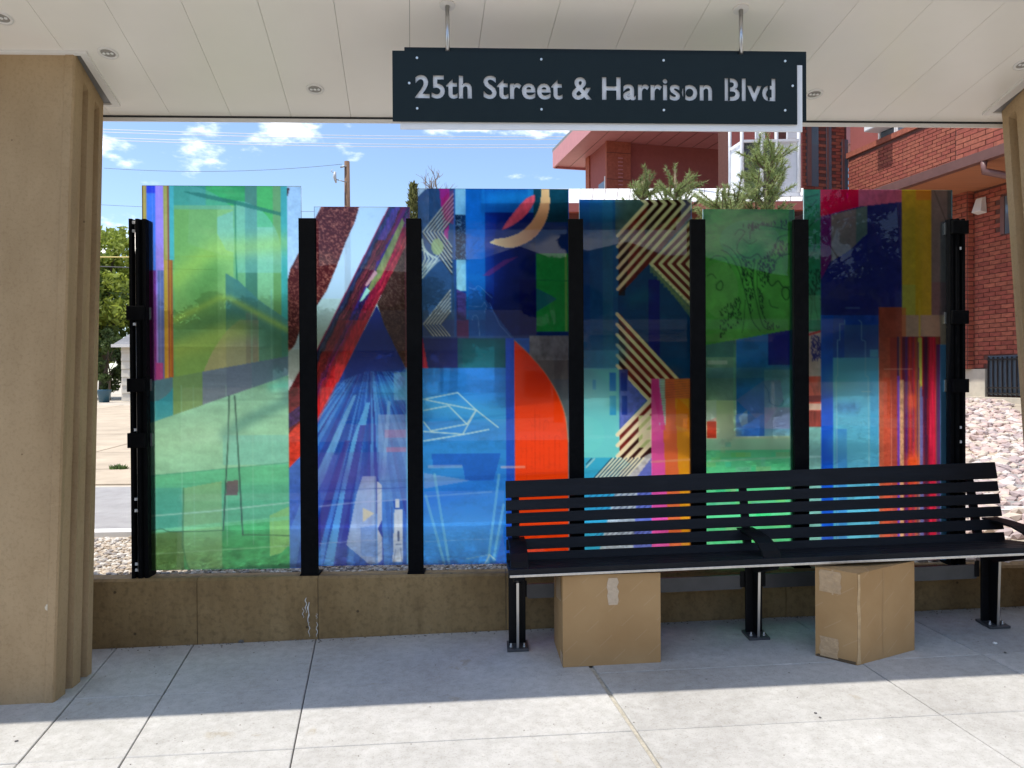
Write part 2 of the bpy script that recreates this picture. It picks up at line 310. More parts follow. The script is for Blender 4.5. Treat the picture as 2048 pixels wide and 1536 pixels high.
# ------------------------------------------------------------------ printed film on the glass; blurred light from behind is painted in too
class Film:
    """a small raster of film colour, addressed in the drawing's own units (x right, y down)"""
    def __init__(s, x0, y0, x1, y1, step, seed):
        s.x0, s.y0, s.x1, s.y1, s.st = x0, y0, x1, y1, step
        s.w = int(math.ceil((x1-x0)/step))+1; s.h = int(math.ceil((y1-y0)/step))+1
        s.a = np.ones((s.h, s.w, 3)); s.rng = np.random.default_rng(seed)
        s.X, s.Y = np.meshgrid(x0+np.arange(s.w)*step, y0+np.arange(s.h)*step)
    def noise(s, sx, sy, seed=0):
        rng = np.random.default_rng(seed+77)
        gw, gh = int((s.x1-s.x0)/sx)+4, int((s.y1-s.y0)/sy)+4
        g = rng.random((gh, gw)); u = (s.X-s.x0)/sx+1; v = (s.Y-s.y0)/sy+1
        i = u.astype(int); j = v.astype(int); fu = u-i; fv = v-j
        fu = fu*fu*(3-2*fu); fv = fv*fv*(3-2*fv)
        return (g[j, i]*(1-fu)+g[j, i+1]*fu)*(1-fv)+(g[j+1, i]*(1-fu)+g[j+1, i+1]*fu)*fv
    def mask(s, pts):
        m = np.zeros((s.h, s.w), bool); n = len(pts)
        for k in range(n):
            xa, ya = pts[k]; xb, yb = pts[(k+1) % n]
            if ya == yb: continue
            c = ((ya > s.Y) != (yb > s.Y)) & (s.X < (xb-xa)*(s.Y-ya)/(yb-ya)+xa)
            m ^= c
        return m
    def put(s, m, col, al=1.0, var=0.0, sc=(14, 14), seed=0):
        c = np.array(col, float)/255.
        m = m.astype(float)*al
        if var:
            nz = s.noise(sc[0], sc[1], seed)*.6+s.noise(sc[0]*.4, sc[1]*.4, seed+5)*.4
            c = c[None, None, :]*(1+var*(nz[..., None]-.5)*2)
        s.a = s.a*(1-m[..., None])+c*m[..., None]
    def poly(s, pts, col, al=1.0, **k): s.put(s.mask(pts), col, al, **k)
    def rect(s, xa, ya, xb, yb, col, al=1.0, **k):
        s.put((s.X >= xa) & (s.X < xb) & (s.Y >= ya) & (s.Y < yb), col, al, **k)
    def grad(s, m, c0, c1, ya, yb, al=1.0):
        t = np.clip((s.Y-ya)/(yb-ya), 0, 1)[..., None]
        c = (np.array(c0)*(1-t)+np.array(c1)*t)/255.
        mm = (m.astype(float)*al)[..., None]; s.a = s.a*(1-mm)+c*mm
    def box(s, xa, ya, xb, yb): return (s.X >= xa) & (s.X < xb) & (s.Y >= ya) & (s.Y < yb)
    def line(s, pts, w, col, al=1.0):
        d = np.full((s.h, s.w), 1e9)
        for (xa, ya), (xb, yb) in zip(pts[:-1], pts[1:]):
            L = (xb-xa)**2+(yb-ya)**2+1e-9
            t = np.clip(((s.X-xa)*(xb-xa)+(s.Y-ya)*(yb-ya))/L, 0, 1)
            d = np.minimum(d, np.hypot(s.X-xa-t*(xb-xa), s.Y-ya-t*(yb-ya)))
        s.put(np.clip(w/2+.5-d, 0, 1), col, al)
    def glow(s, pts, sg, col, al=1.0):  # soft bright and dim pools of light, painted into the film colour
        d = np.full((s.h, s.w), 1e9)
        for (xa, ya), (xb, yb) in zip(pts[:-1], pts[1:]):
            L = (xb-xa)**2+(yb-ya)**2+1e-9; t = np.clip(((s.X-xa)*(xb-xa)+(s.Y-ya)*(yb-ya))/L, 0, 1)
            d = np.minimum(d, np.hypot(s.X-xa-t*(xb-xa), s.Y-ya-t*(yb-ya)))
        s.put(np.exp(-(d/sg)**2), col, al)
    def worms(s, m, dark, light, sc=5.0, seed=1):
        n = s.noise(sc, sc, seed)+.5*s.noise(sc*.6, sc*.6, seed+3)
        t = np.clip(1-np.abs(n-.75)*7, 0, 1)[..., None]
        c = (np.array(dark)*(1-t)+np.array(light)*t)/255.
        e = m.astype(float)[..., None]; s.a = s.a*(1-e)+c*e
    def streaks(s, m, cols, xa, xb, seed=2, wob=2.0):
        rng = np.random.default_rng(seed); x = xa; edges = []
        while x < xb:
            wd = rng.choice([1.5, 2.2, 3, 4, 6]); edges.append((x, x+wd, cols[rng.integers(len(cols))])); x += wd
        wv = (s.noise(30, 90, seed)-.5)*wob
        for a, b, c in edges: s.put(m & (s.X+wv >= a) & (s.X+wv < b), c)
    def finish(s):
        q = np.pad(s.a, ((1, 1), (1, 1), (0, 0)), 'edge'); bl = sum(q[i:i+s.h, j:j+s.w] for i in range(3) for j in range(3))/9; s.a = s.a*.45+bl*.55
        g = s.noise(3, 3, 9)*.5+s.noise(9, 9, 4)*.5
        s.a = np.clip(s.a*(1+(g[..., None]-.5)*.09), 0, 1)
        return s.a

def speckle(p, m, col, seed, n=260, r=1.3):
    rng = np.random.default_rng(seed); ys, xs = np.nonzero(m)
    if len(ys) == 0: return
    for k in rng.integers(0, len(ys), n):
        cx, cy = p.X[ys[k], xs[k]], p.Y[ys[k], xs[k]]; L = rng.uniform(.5, 3)
        a = rng.uniform(0.8, 1.9); i0 = max(0, ys[k]-6); j0 = max(0, xs[k]-6)
        sub = (slice(i0, ys[k]+7), slice(j0, xs[k]+7))
        X, Y = p.X[sub]-cx, p.Y[sub]-cy
        t = np.clip(X*math.cos(a)+Y*math.sin(a), -L, L)
        d = np.hypot(X-t*math.cos(a), Y-t*math.sin(a))
        w = np.clip(r+.4-d, 0, 1)[..., None]
        p.a[sub] = p.a[sub]*(1-w)+np.array(col)/255.*w

def curve(pts, n=10):
    out = []; P = [pts[0]]+list(pts)+[pts[-1]]
    for i in range(1, len(P)-2):
        a, b, c, d = [np.array(q, float) for q in P[i-1:i+3]]
        for k in range(n):
            t = k/n
            out.append(tuple(.5*((2*b)+(c-a)*t+(2*a-5*b+4*c-d)*t*t+(3*b-a-3*c+d)*t**3)))
    return out+[tuple(pts[-1])]

def film_green(p):
    p.rect(0, 0, 2000, 2000, (110, 190, 150), var=.10, sc=(40, 14), seed=3)
    L1 = lambda x: 763+(x-292)*(-51/288.); L2 = lambda x: 845+(x-299)*(-94/279.)
    up = p.Y < L1(p.X); mid = (p.Y >= L1(p.X)) & (p.Y < L2(p.X)); low = p.Y >= L2(p.X)
    # upper field
    p.put(up, (124, 182, 112), var=.06, sc=(60, 20), seed=5)
    p.put(up & p.box(341, 372, 416, 411), (62, 152, 122)); p.put(up & p.box(416, 372, 493, 450), (70, 176, 92), var=.12, sc=(40, 5), seed=8)
    p.put(up & p.box(351, 411, 437, 780), (140, 184, 98)); p.put(up & p.box(437, 411, 470, 780), (164, 206, 118))
    p.put(up & p.box(470, 411, 493, 780), (140, 196, 130)); p.put(up & p.box(493, 372, 518, 780), (92, 146, 116))
    p.put(up & p.box(518, 372, 550, 455), (96, 196, 98)); p.put(up & p.box(518, 455, 550, 780), (160, 214, 150))
    p.put(up & p.box(550, 372, 566, 780), (130, 176, 104)); p.put(up & p.box(566, 372, 579, 780), (84, 182, 166))
    p.poly([(437, 435), (470, 422), (471, 505), (455, 500), (437, 466)], (150, 206, 168), .8)
    circ = (p.X > 476) & (np.hypot((p.X-476)/92., (p.Y-520)/118.) < 1) & (p.Y < 545)
    p.put(circ, (150, 214, 190), .45)
    arc = (p.X < 470) & (p.X > 341) & (np.hypot(p.X-360, p.Y-520) < 150) & (p.Y < 420)
    p.put(arc, (120, 190, 160), .5)
    p.poly([(370, 384), (402, 386), (478, 402), (566, 425), (566, 432), (476, 410), (400, 394)], (46, 120, 96), .7)
    p.line([(474, 404), (474, 500), (477, 570)], 2.4, (44, 120, 96), .8)
    p.poly([(453, 546), (479, 561), (520, 600), (578, 640), (578, 714), (453, 738)], (96, 152, 140), .75)
    p.poly([(453, 546), (479, 561), (520, 600), (492, 600), (492, 640), (453, 640)], (84, 138, 130), .5)
    p.poly(curve([(480, 640), (455, 662), (428, 700), (408, 742)])+[(408, 744), (494, 731), (520, 725), (520, 640)], (196, 184, 142), .75)
    p.rect(493, 625, 518, 735, (140, 140, 130), .5)
    p.line([(455, 660), (474, 642), (492, 636)], 1.5, (130, 180, 150)); p.line([(545, 580), (545, 740)], 1.4, (150, 210, 180))
    p.line([(505, 620), (505, 760)], 1.4, (150, 210, 180)); p.glow([(350, 640), (440, 596), (462, 597), (578, 660)], 7, (206, 226, 96), .6); p.glow([(350, 672), (450, 634), (578, 690)], 18, (84, 140, 96), .45); p.glow([(350, 560), (430, 500), (578, 486)], 22, (206, 224, 90), .45); p.glow([(400, 590), (430, 545)], 24, (96, 150, 74), .4); p.glow([(350, 700), (480, 660)], 22, (190, 214, 100), .5)
    # left ribbons
    rib = up & (p.X < 352)
    p.put(rib & (p.X < 297), (206, 66, 116)); p.put(rib & (p.X < 297) & (p.Y < 440), (222, 172, 70))
    p.put(rib & p.box(297, 0, 315, 900), (84, 134, 226)); p.put(rib & p.box(297, 0, 315, 388), (60, 78, 214)); p.put(rib & p.box(297, 541, 315, 900), (130, 52, 128))
    p.put(rib & p.box(301, 541, 304, 900), (160, 40, 120)); p.put(rib & p.box(315, 0, 330, 900), (196, 150, 234)); p.put(rib & p.box(317, 541, 330, 900), (118, 126, 180))
    p.put(rib & p.box(313, 725, 328, 900), (196, 80, 150)); p.put(rib & p.box(330, 0, 339, 900), (196, 176, 66)); p.put(rib & p.box(330, 520, 343, 900), (226, 166, 46))
    p.put(rib & p.box(339, 0, 342, 900), (172, 84, 60)); p.put(rib & p.box(343, 520, 348, 900), (190, 104, 60)); p.put(rib & p.box(342, 0, 352, 520), (96, 190, 180))
    for x in (293, 308, 322, 334, 337): p.line([(x, 372), (x+2, 780)], 1, (240, 200, 230), .5)
    # middle band
    p.put(mid, (122, 142, 160), var=.08, sc=(50, 9), seed=11); p.put(mid & (p.X < 346), (96, 138, 152)); p.put(mid & p.box(346, 0, 406, 2000), (124, 164, 108))
    p.put(mid & (p.X < 346) & (np.hypot(p.X-300, p.Y-750) > 52), (66, 160, 178)); p.put(mid & (p.X > 453), (112, 130, 158), .6); p.put(mid & (p.X > 505), (104, 140, 160), .5)
    # lower field
    p.put(low, (146, 208, 180), var=.10, sc=(46, 16), seed=13)
    b = low & (p.Y > 949-(p.X-297)*.076); p.put(b, (92, 190, 150), .85, var=.08, sc=(60, 10), seed=17)
    p.put(low & (p.X > 445) & (p.Y < 930) & (p.Y > 870), (110, 196, 196), .5)
    g = low & (p.Y > 1060-(p.X-297)*.09); p.put(g, (72, 172, 110), .9, var=.18, sc=(26, 14), seed=19)
    p.put(g & (p.X < 366), (104, 142, 92), .9); p.poly([(366, 975), (442, 962), (442, 1141), (376, 1141), (366, 1105)], (140, 192, 140), .75)
    p.poly([(538, 1032), (578, 1014), (578, 1092), (560, 1108), (538, 1114)], (150, 212, 130), .8); p.rect(299, 975, 363, 1062, (84, 172, 158), .6)
    p.line([(299, 1030), (420, 1022), (602, 1004)], 3, (170, 226, 204), .8); p.line([(299, 1062), (420, 1050), (602, 1035)], 8, (128, 220, 170), .6)
    p.line([(299, 1106), (602, 1092)], 1.6, (170, 226, 190), .7); p.line([(299, 950), (578, 926)], 2.2, (80, 160, 136), .7)
    for x, a in ((453, .5), (506, .5), (363, .5), (545, .4), (387, .3), (310, .4)): p.line([(x, 770), (x, 1090)], 1.3, (160, 220, 200), a)
    p.line([(459, 792), (456, 880), (445, 1060)], 3, (60, 96, 90), .9); p.line([(470, 792), (476, 900), (484, 1070)], 3, (60, 96, 90), .9)
    p.line(curve([(299, 1060), (322, 1056), (345, 1062), (445, 1060)]), 1.8, (60, 100, 80), .8); p.line([(484, 1070), (540, 1071), (578, 1073)], 1.8, (60, 100, 80), .8)
    p.line([(366, 975), (363, 1090), (372, 1128), (380, 1141)], 3, (60, 120, 90), .6)
    p.glow([(450, 868), (500, 838), (572, 806)], 14, (70, 130, 130), .55); p.glow([(556, 745), (578, 790)], 14, (80, 130, 140), .5); p.glow([(330, 880), (420, 870)], 40, (176, 222, 190), .4); p.glow([(545, 775), (578, 770)], 10, (120, 226, 206), .6); p.glow([(320, 1120), (420, 1120)], 26, (90, 140, 80), .4)
    p.poly([(453, 962), (476, 960), (475, 990), (451, 990)], (112, 108, 112))
    # right strip: the neighbouring picture begins on this pane
    st = p.X >= 578
    p.put(st, (206, 220, 230), var=.06, sc=(8, 8), seed=21)
    m = st & p.mask([(610, 490), (600, 508), (584, 538), (578, 562), (578, 706), (592, 690), (603, 660), (610, 648)]); p.worms(m, (92, 36, 36), (190, 104, 84), 4.2, 5)
    p.put(st & p.mask([(576, 376), (584, 376), (578, 396), (574, 396)]), (90, 40, 40)); p.put(st & p.box(570, 700, 610, 760), (176, 186, 176), .6)
    d = st & p.mask([(578, 783), (610, 726), (610, 905), (578, 938)]); p.put(d, (110, 40, 48), var=.4, sc=(12, 5), seed=23)
    p.put(st & p.mask([(578, 828), (610, 806), (610, 836), (578, 858)]), (62, 40, 92), var=.4, sc=(5, 5), seed=25)
    p.put(st & p.mask([(578, 868), (610, 838), (610, 905), (578, 938)]), (214, 64, 48), var=.25, sc=(10, 5), seed=27)
    p.put(st & p.mask([(578, 938), (610, 905), (610, 1142), (578, 1142)]), (70, 112, 206), var=.12, sc=(12, 12), seed=29)
    p.put(st & p.mask([(578, 1065), (610, 985), (610, 1030), (590, 1142), (578, 1142)]), (96, 150, 222), .7)

def film_diagonal(p):
    p.rect(0, 0, 2000, 2000, (214, 224, 230), var=.07, sc=(16, 16), seed=2)
    p.rect(600, 598, 830, 720, (200, 210, 196), .8)
    m = p.mask([(630, 444), (646, 412), (722, 412), (712, 446), (694, 484), (676, 532), (655, 582), (636, 610), (628, 616)])
    p.worms(m, (84, 30, 32), (196, 120, 96), 4.4, 7)
    xl = lambda y: 780-(y-414)*.5105; xr = lambda y: 853-(y-414)*.503
    tt = (p.X-xl(p.Y))/(xr(p.Y)-xl(p.Y)); inn = (tt >= 0) & (tt < 1) & (p.Y < 900)
    wv = (p.noise(9, 26, 4)-.5)*.10; t = tt+wv
    p.put(p.mask([(755, 612), (822, 742), (822, 1135), (628, 1135), (628, 850), (674, 765)]), (50, 104, 190), var=.12, sc=(10, 40), seed=6)
    p.put(p.mask([(755, 612), (812, 735), (790, 762), (676, 766)]), (24, 46, 130), .9); p.glow([(690, 800), (800, 780)], 34, (70, 150, 226), .5); p.glow([(640, 840), (660, 820)], 24, (60, 140, 224), .6)
    p.worms(p.mask([(822, 470), (756, 608), (770, 650), (812, 735), (822, 740)]), (70, 42, 38), (118, 88, 74), 4.4, 9)
    lw_ = p.Y > 640
    pal = [(40, 42, 76), (52, 60, 88), (40, 34, 52), (112, 50, 54), (84, 32, 44), (132, 58, 62), (70, 28, 40), (120, 60, 56), (58, 24, 40), (96, 36, 58), (62, 40, 110), (44, 32, 80), (128, 40, 96), (52, 36, 90), (150, 30, 62), (176, 36, 66), (140, 28, 54), (196, 54, 70), (164, 34, 58), (186, 60, 66)]
    edges = np.cumsum(np.random.default_rng(5).uniform(.5, 1.6, len(pal))); edges = np.r_[0, edges/edges[-1]]
    wv2 = (p.noise(7, 40, 4)-.5)*.07+(p.noise(3, 12, 6)-.5)*.035; t = tt+wv2
    for k, c_ in enumerate(pal): p.put(inn & (t >= edges[k] if k else inn) & (t < edges[k+1] if k < len(pal)-1 else inn), c_, var=.35, sc=(3, 16), seed=30+k)
    p.put(inn & (tt < .035), (150, 44, 76)); rgr = inn & (t > .6) & lw_; p.put(rgr, (206, 52, 46), .55, var=.3, sc=(4, 26), seed=15); p.put(inn & (t > .2) & (t < .55) & lw_, (160, 48, 44), .45, var=.4, sc=(4, 26), seed=18)
    p.put(inn & (p.Y < 480) & (t > .14) & (t < .36), (84, 76, 160), .7, var=.4, sc=(3, 20), seed=19); p.put(inn & (p.Y < 470) & (t > .4) & (t < .7), (140, 36, 96), .6); p.put(inn & (t > .55) & (t < .60) & ~lw_, (26, 24, 60), .8)
    p.put(p.mask([(808, 436), (812, 446), (790, 500), (766, 552), (744, 582), (730, 594), (746, 560), (776, 500)]), (140, 150, 84), .85, var=.25, sc=(4, 14), seed=16)
    p.put(p.mask([(735, 575), (742, 582), (728, 600), (720, 604)]), (180, 224, 200)); p.put(p.mask([(752, 540), (758, 546), (735, 574), (732, 570)]), (206, 150, 150))
    ry = (p.X-742)/(p.Y-700.0001); fan = p.mask([(735, 742), (800, 742), (822, 800), (822, 1135), (628, 1135), (628, 850), (674, 765)]) & (p.Y > 742); bi = np.floor((ry+(p.noise(40, 60, 3)-.5)*.012)*34).astype(int); rgn = np.random.default_rng(8)
    for v in np.unique(bi[fan]): p.put(fan & (bi == v), [(40, 84, 176), (28, 62, 150), (78, 136, 214), (46, 52, 140), (96, 156, 224), (36, 76, 170), (60, 112, 200)][rgn.integers(7)], .6, var=.12, sc=(6, 40), seed=int(v) % 50)
    # rays of the blue field
    for q, c, a in (([(706, 792), (714, 788), (646, 960), (630, 990), (630, 950)], (110, 170, 224), .75), ([(733, 806), (741, 804), (728, 870), (668, 1135), (644, 1135), (704, 880)], (98, 172, 236), .85),
                    ([(720, 850), (732, 850), (700, 1010), (690, 1135), (664, 1135), (690, 980)], (44, 44, 140), .7), ([(690, 880), (700, 880), (660, 1010), (640, 1090), (630, 1100), (630, 1050)], (66, 50, 132), .6),
                    ([(664, 910), (676, 910), (644, 1010), (630, 1030), (630, 1000)], (84, 110, 196), .6), ([(776, 800), (782, 804), (776, 880), (770, 960), (762, 960)], (120, 176, 230), .7)):
        p.poly(q, c, a, var=.1, sc=(10, 30), seed=len(q))
    p.rect(630, 905, 822, 985, (96, 92, 176), .28); p.rect(756, 830, 822, 905, (130, 160, 214), .6); p.rect(758, 905, 822, 1000, (124, 168, 224), .5)
    p.poly([(786, 790), (822, 842), (822, 760), (800, 750)], (70, 60, 170), .45); p.put(p.box(788, 745, 822, 800), (150, 196, 226), .5)
    p.put(p.box(770, 860, 820, 876), (200, 110, 150), .3); p.put(p.box(772, 895, 815, 904), (206, 110, 140), .35)
    p.poly([(724, 953), (752, 953), (752, 1128), (738, 1130), (691, 1090), (700, 1048), (712, 990)], (168, 188, 222), .85, var=.08)
    p.rect(720, 1055, 722, 1110, (120, 150, 210)); p.poly([(722, 1055), (752, 1050), (752, 1114), (722, 1112)], (110, 150, 216), .7)
    p.poly([(753, 962), (763, 970), (763, 1040), (754, 1058), (763, 1076), (763, 1120), (753, 1128)], (196, 206, 222), .9)
    for y in (990, 1008, 1090, 1110): p.line([(754, y), (763, y-8)], 1, (130, 150, 190))
    p.poly([(725, 1016), (747, 1027), (725, 1044)], (206, 200, 178), .9); p.line([(750, 953), (750, 1130)], 1.6, (70, 100, 160), .8)
    p.poly([(788, 1020), (804, 1020), (805, 1126), (784, 1126)], (206, 216, 228), .95, var=.08, sc=(4, 20)); p.rect(791, 999, 799, 1016, (216, 226, 236))
    p.line([(783, 1015), (783, 1120)], 1.2, (60, 90, 160)); p.line([(796, 1065), (796, 1082)], 4, (70, 84, 120)); p.line([(791, 1090), (801, 1090)], 2, (90, 104, 140))
    p.line([(790, 1100), (786, 1124)], 2, (120, 130, 160)); p.line([(800, 1098), (803, 1124)], 2, (120, 130, 160))
    p.glow([(640, 1110), (815, 1100)], 26, (120, 160, 226), .35); p.glow([(770, 780), (815, 790)], 20, (90, 190, 236), .5); p.glow([(650, 960), (760, 940)], 22, (84, 84, 170), .4)
    p.line([(637, 1012), (720, 1004), (815, 1000)], 2, (190, 200, 236), .6); p.line([(637, 1086), (760, 1080)], 1.4, (180, 196, 236), .6); p.line([(640, 980), (815, 976)], 1.2, (40, 60, 140), .6)
    p.rect(812, 735, 822, 1135, (110, 180, 230), .8); p.rect(812, 452, 814, 740, (150, 70, 90), .8)
    for k in range(5): p.line([(822, 418+k*7), (814, 425+k*7), (822, 432+k*7)], 1.6, (70, 84, 110), .9)

def chev(p, ax, ay, ex, dyu, dyl, w, col, edge=None):
    if edge: p.line([(ex, ay+dyu+w*.8), (ax, ay+w*.8), (ex, ay+dyl+w*.8)], w*.9, edge)
    p.line([(ex, ay+dyu), (ax, ay), (ex, ay+dyl)], w, col)

def film_crescent(p):
    p.rect(0, 0, 2000, 2000, (44, 112, 206), var=.10, sc=(40, 16), seed=3)
    p.rect(838, 370, 1140, 676, (18, 62, 132), var=.10, sc=(30, 60), seed=4)
    p.rect(838, 370, 913, 676, (56, 86, 120), var=.08, seed=5); p.rect(838, 640, 913, 676, (60, 70, 130), .5)
    p.poly([(880, 370), (902, 370), (900, 450), (896, 492), (890, 470)], (176, 52, 130))
    p.poly([(838, 394), (856, 378), (838, 378)], (196, 206, 210)); p.line([(838, 404), (862, 378)], 3, (60, 80, 120))
    for k in range(6):
        ax = 848+k*7.2; p.line([(909, 464-(909-ax)*1.24+3.4), (ax, 467), (905, 464+(905-ax)*1.42+3.4)], 2.6, (40, 44, 54)); p.line([(909, 464-(909-ax)*1.24), (ax, 464), (905, 464+(905-ax)*1.42)], 2.4, (206, 200, 180))
    p.poly([(884, 400), (909, 378), (909, 450), (892, 440)], (196, 40, 84), .35)
    for k in range(4): p.line([(846, 486+k*1-k*8+14), (876-k*8, 518), (846, 556-k*8)], 3, (214, 214, 196))
    for k in range(3): p.line([(846, 540+k*7), (880, 506+k*7)], 2.4, (206, 208, 196), .8)
    for k in range(6):
        ax = 848+k*6.5; p.line([(902, 648-(902-ax)*1.25), (ax, 648), (ax+20, 672)], 2.6, (196, 190, 178)); p.line([(902, 651-(902-ax)*1.25), (ax+1, 650), (ax+20, 675)], 1.8, (70, 74, 84))
    p.put(np.hypot((p.X-876)/12., (p.Y-494)/16.) < 1, (170, 180, 120), .85)
    p.rect(909, 370, 916, 735, (54, 96, 160), .6)
    p.rect(913, 370, 935, 432, (150, 196, 206)); p.rect(913, 430, 936, 522, (26, 40, 58)); wv = p.box(913, 430, 936, 522); p.worms(wv, (22, 32, 48), (110, 136, 150), 4, 3)
    p.rect(914, 520, 938, 582, (160, 204, 208), var=.1, seed=6); p.poly([(914, 578), (938, 590), (938, 676), (914, 676)], (70, 58, 110), var=.3, sc=(20, 5), seed=7); p.poly([(914, 642), (938, 640), (938, 676), (914, 674)], (96, 52, 92), .8)
    p.rect(934, 370, 972, 640, (24, 104, 170), var=.08, sc=(12, 40), seed=8); p.rect(972, 370, 1072, 425, (20, 96, 166), .8); p.rect(1058, 370, 1070, 440, (50, 140, 190), .5); p.glow([(985, 398), (1060, 394)], 14, (30, 140, 206), .6)  # light of the white roof behind, painted in as a brighter blue band
    p.rect(972, 425, 1072, 676, (14, 34, 104), .85, var=.08, seed=9); p.rect(1069, 370, 1140, 444, (18, 66, 84), var=.12, seed=10); p.rect(1040, 560, 1075, 668, (12, 20, 100), .7); p.glow([(950, 430), (960, 560)], 26, (24, 104, 176), .5)
    p.poly(curve([(1100, 372), (1102, 408), (1094, 442), (1076, 470), (1050, 488), (1018, 496), (980, 486)])+curve([(992, 478), (1020, 474), (1046, 462), (1068, 440), (1082, 410), (1086, 372)]), (238, 204, 150))
    p.poly(curve([(1072, 390), (1071, 404), (1056, 428), (1032, 448), (1004, 462)])+curve([(1012, 448), (1034, 420), (1054, 398), (1072, 390)]), (214, 90, 108), .95, var=.15, sc=(8, 20))
    p.poly([(1004, 535), (980, 552), (966, 552), (980, 540), (1010, 520), (1040, 512)], (110, 50, 110), .7)
    p.rect(1074, 507, 1140, 664, (40, 172, 88), var=.07, seed=11); p.poly([(1074, 576), (1116, 598), (1074, 624)], (30, 118, 134), .9); p.rect(1132, 507, 1136, 664, (140, 206, 110), .7); p.line([(1074, 560), (1139, 562)], 1.2, (30, 130, 80))
    # outline of the range and the houses
    p.poly([(938, 560), (966, 590), (1000, 640), (1029, 676), (938, 676)], (42, 98, 166), .7)
    p.line(curve([(938, 575), (950, 578), (958, 572), (972, 584), (985, 596)]), 1, (110, 150, 200)); p.line([(945, 640), (947, 632), (953, 630), (957, 636), (960, 672)], 1, (110, 150, 200)); p.line([(938, 612), (964, 614), (970, 604), (974, 612), (970, 626)], 1, (110, 150, 200))
    p.line([(980, 606), (1000, 650), (1029, 682)], 1.2, (90, 130, 190))
    p.rect(838, 674, 916, 736, (36, 48, 110)); p.poly([(846, 676), (856, 735), (846, 735)], (190, 50, 80)); p.rect(916, 676, 1014, 738, (30, 84, 104), var=.1, seed=12); p.rect(926, 680, 1010, 735, (26, 90, 102), .8)
    p.rect(838, 672, 1140, 676, (90, 120, 160), .35); p.rect(1060, 672, 1140, 760, (110, 132, 140), var=.22, sc=(10, 12), seed=13); p.rect(1060, 722, 1140, 1140, (84, 96, 100), .9)
    p.rect(838, 736, 1014, 1140, (52, 136, 216), var=.12, sc=(40, 14), seed=14); p.glow([(850, 810), (1010, 830)], 22, (80, 180, 236), .5); p.glow([(850, 1000), (1010, 950)], 20, (40, 120, 220), .5); p.glow([(870, 1060), (960, 1050)], 40, (90, 170, 230), .35); p.rect(880, 736, 1014, 786, (40, 104, 176), .5); p.rect(1012, 676, 1030, 1140, (40, 90, 200))
    oc = curve([(1029, 680), (1060, 710), (1090, 745), (1115, 787), (1131, 832), (1137, 885)])
    p.poly(oc+[(1137, 1140), (1029, 1140)], (240, 78, 26), var=.12, sc=(30, 18), seed=15); p.put(p.mask(oc+[(1137, 1140), (1029, 1140)]) & (p.Y > 830) & (p.Y < 940), (206, 70, 36), .5); p.put(p.mask(oc+[(1137, 1140), (1029, 1140)]) & (p.Y < 740), (200, 56, 30), .5); p.line(oc, 2, (150, 150, 140), .8)
    for x, y in ((1047, 872), (1058, 842), (1075, 812), (1093, 842), (1115, 872)):
        p.line([(x-5, 960), (x-5, y+5), (x-2, y), (x+2, y), (x+5, y+5), (x+5, 960)], 1.2, (196, 56, 24), .9)
    W = (190, 226, 240)
    for q in ([(847, 798), (915, 785), (952, 820), (925, 868), (847, 862)], [(852, 799), (952, 820)], [(847, 820), (897, 811), (933, 848), (861, 861), (847, 843)], [(952, 820), (996, 855)], [(847, 881), (924, 869), (977, 859)], [(952, 820), (933, 848)]): p.line(q, 2.4, W, .9)
    p.poly([(862, 907), (1001, 907), (986, 962), (930, 962), (924, 930), (866, 934)], (36, 96, 196), .8); p.poly([(847, 945), (940, 961), (847, 976)], (150, 170, 226), .5); p.rect(855, 930, 924, 936, (150, 170, 220), .5); p.rect(1000, 932, 1050, 937, (220, 190, 200), .5)
    for q in ([(850, 990), (890, 1140)], [(868, 948), (898, 1140)], [(997, 950), (972, 1140)], [(1006, 1010), (985, 1120)]): p.line(q, 5, (130, 200, 232), .55)
    p.line([(968, 1128), (977, 1110), (988, 1120)], 2, W); p.line([(930, 1118), (976, 1110)], 1.2, W, .6); p.line([(847, 992), (982, 984)], 2, (150, 190, 240), .6); p.line([(847, 1082), (982, 1078)], 1.2, (150, 190, 240), .5)
    p.poly([(985, 1140), (1012, 1040), (1012, 1140)], (36, 110, 216), .8)

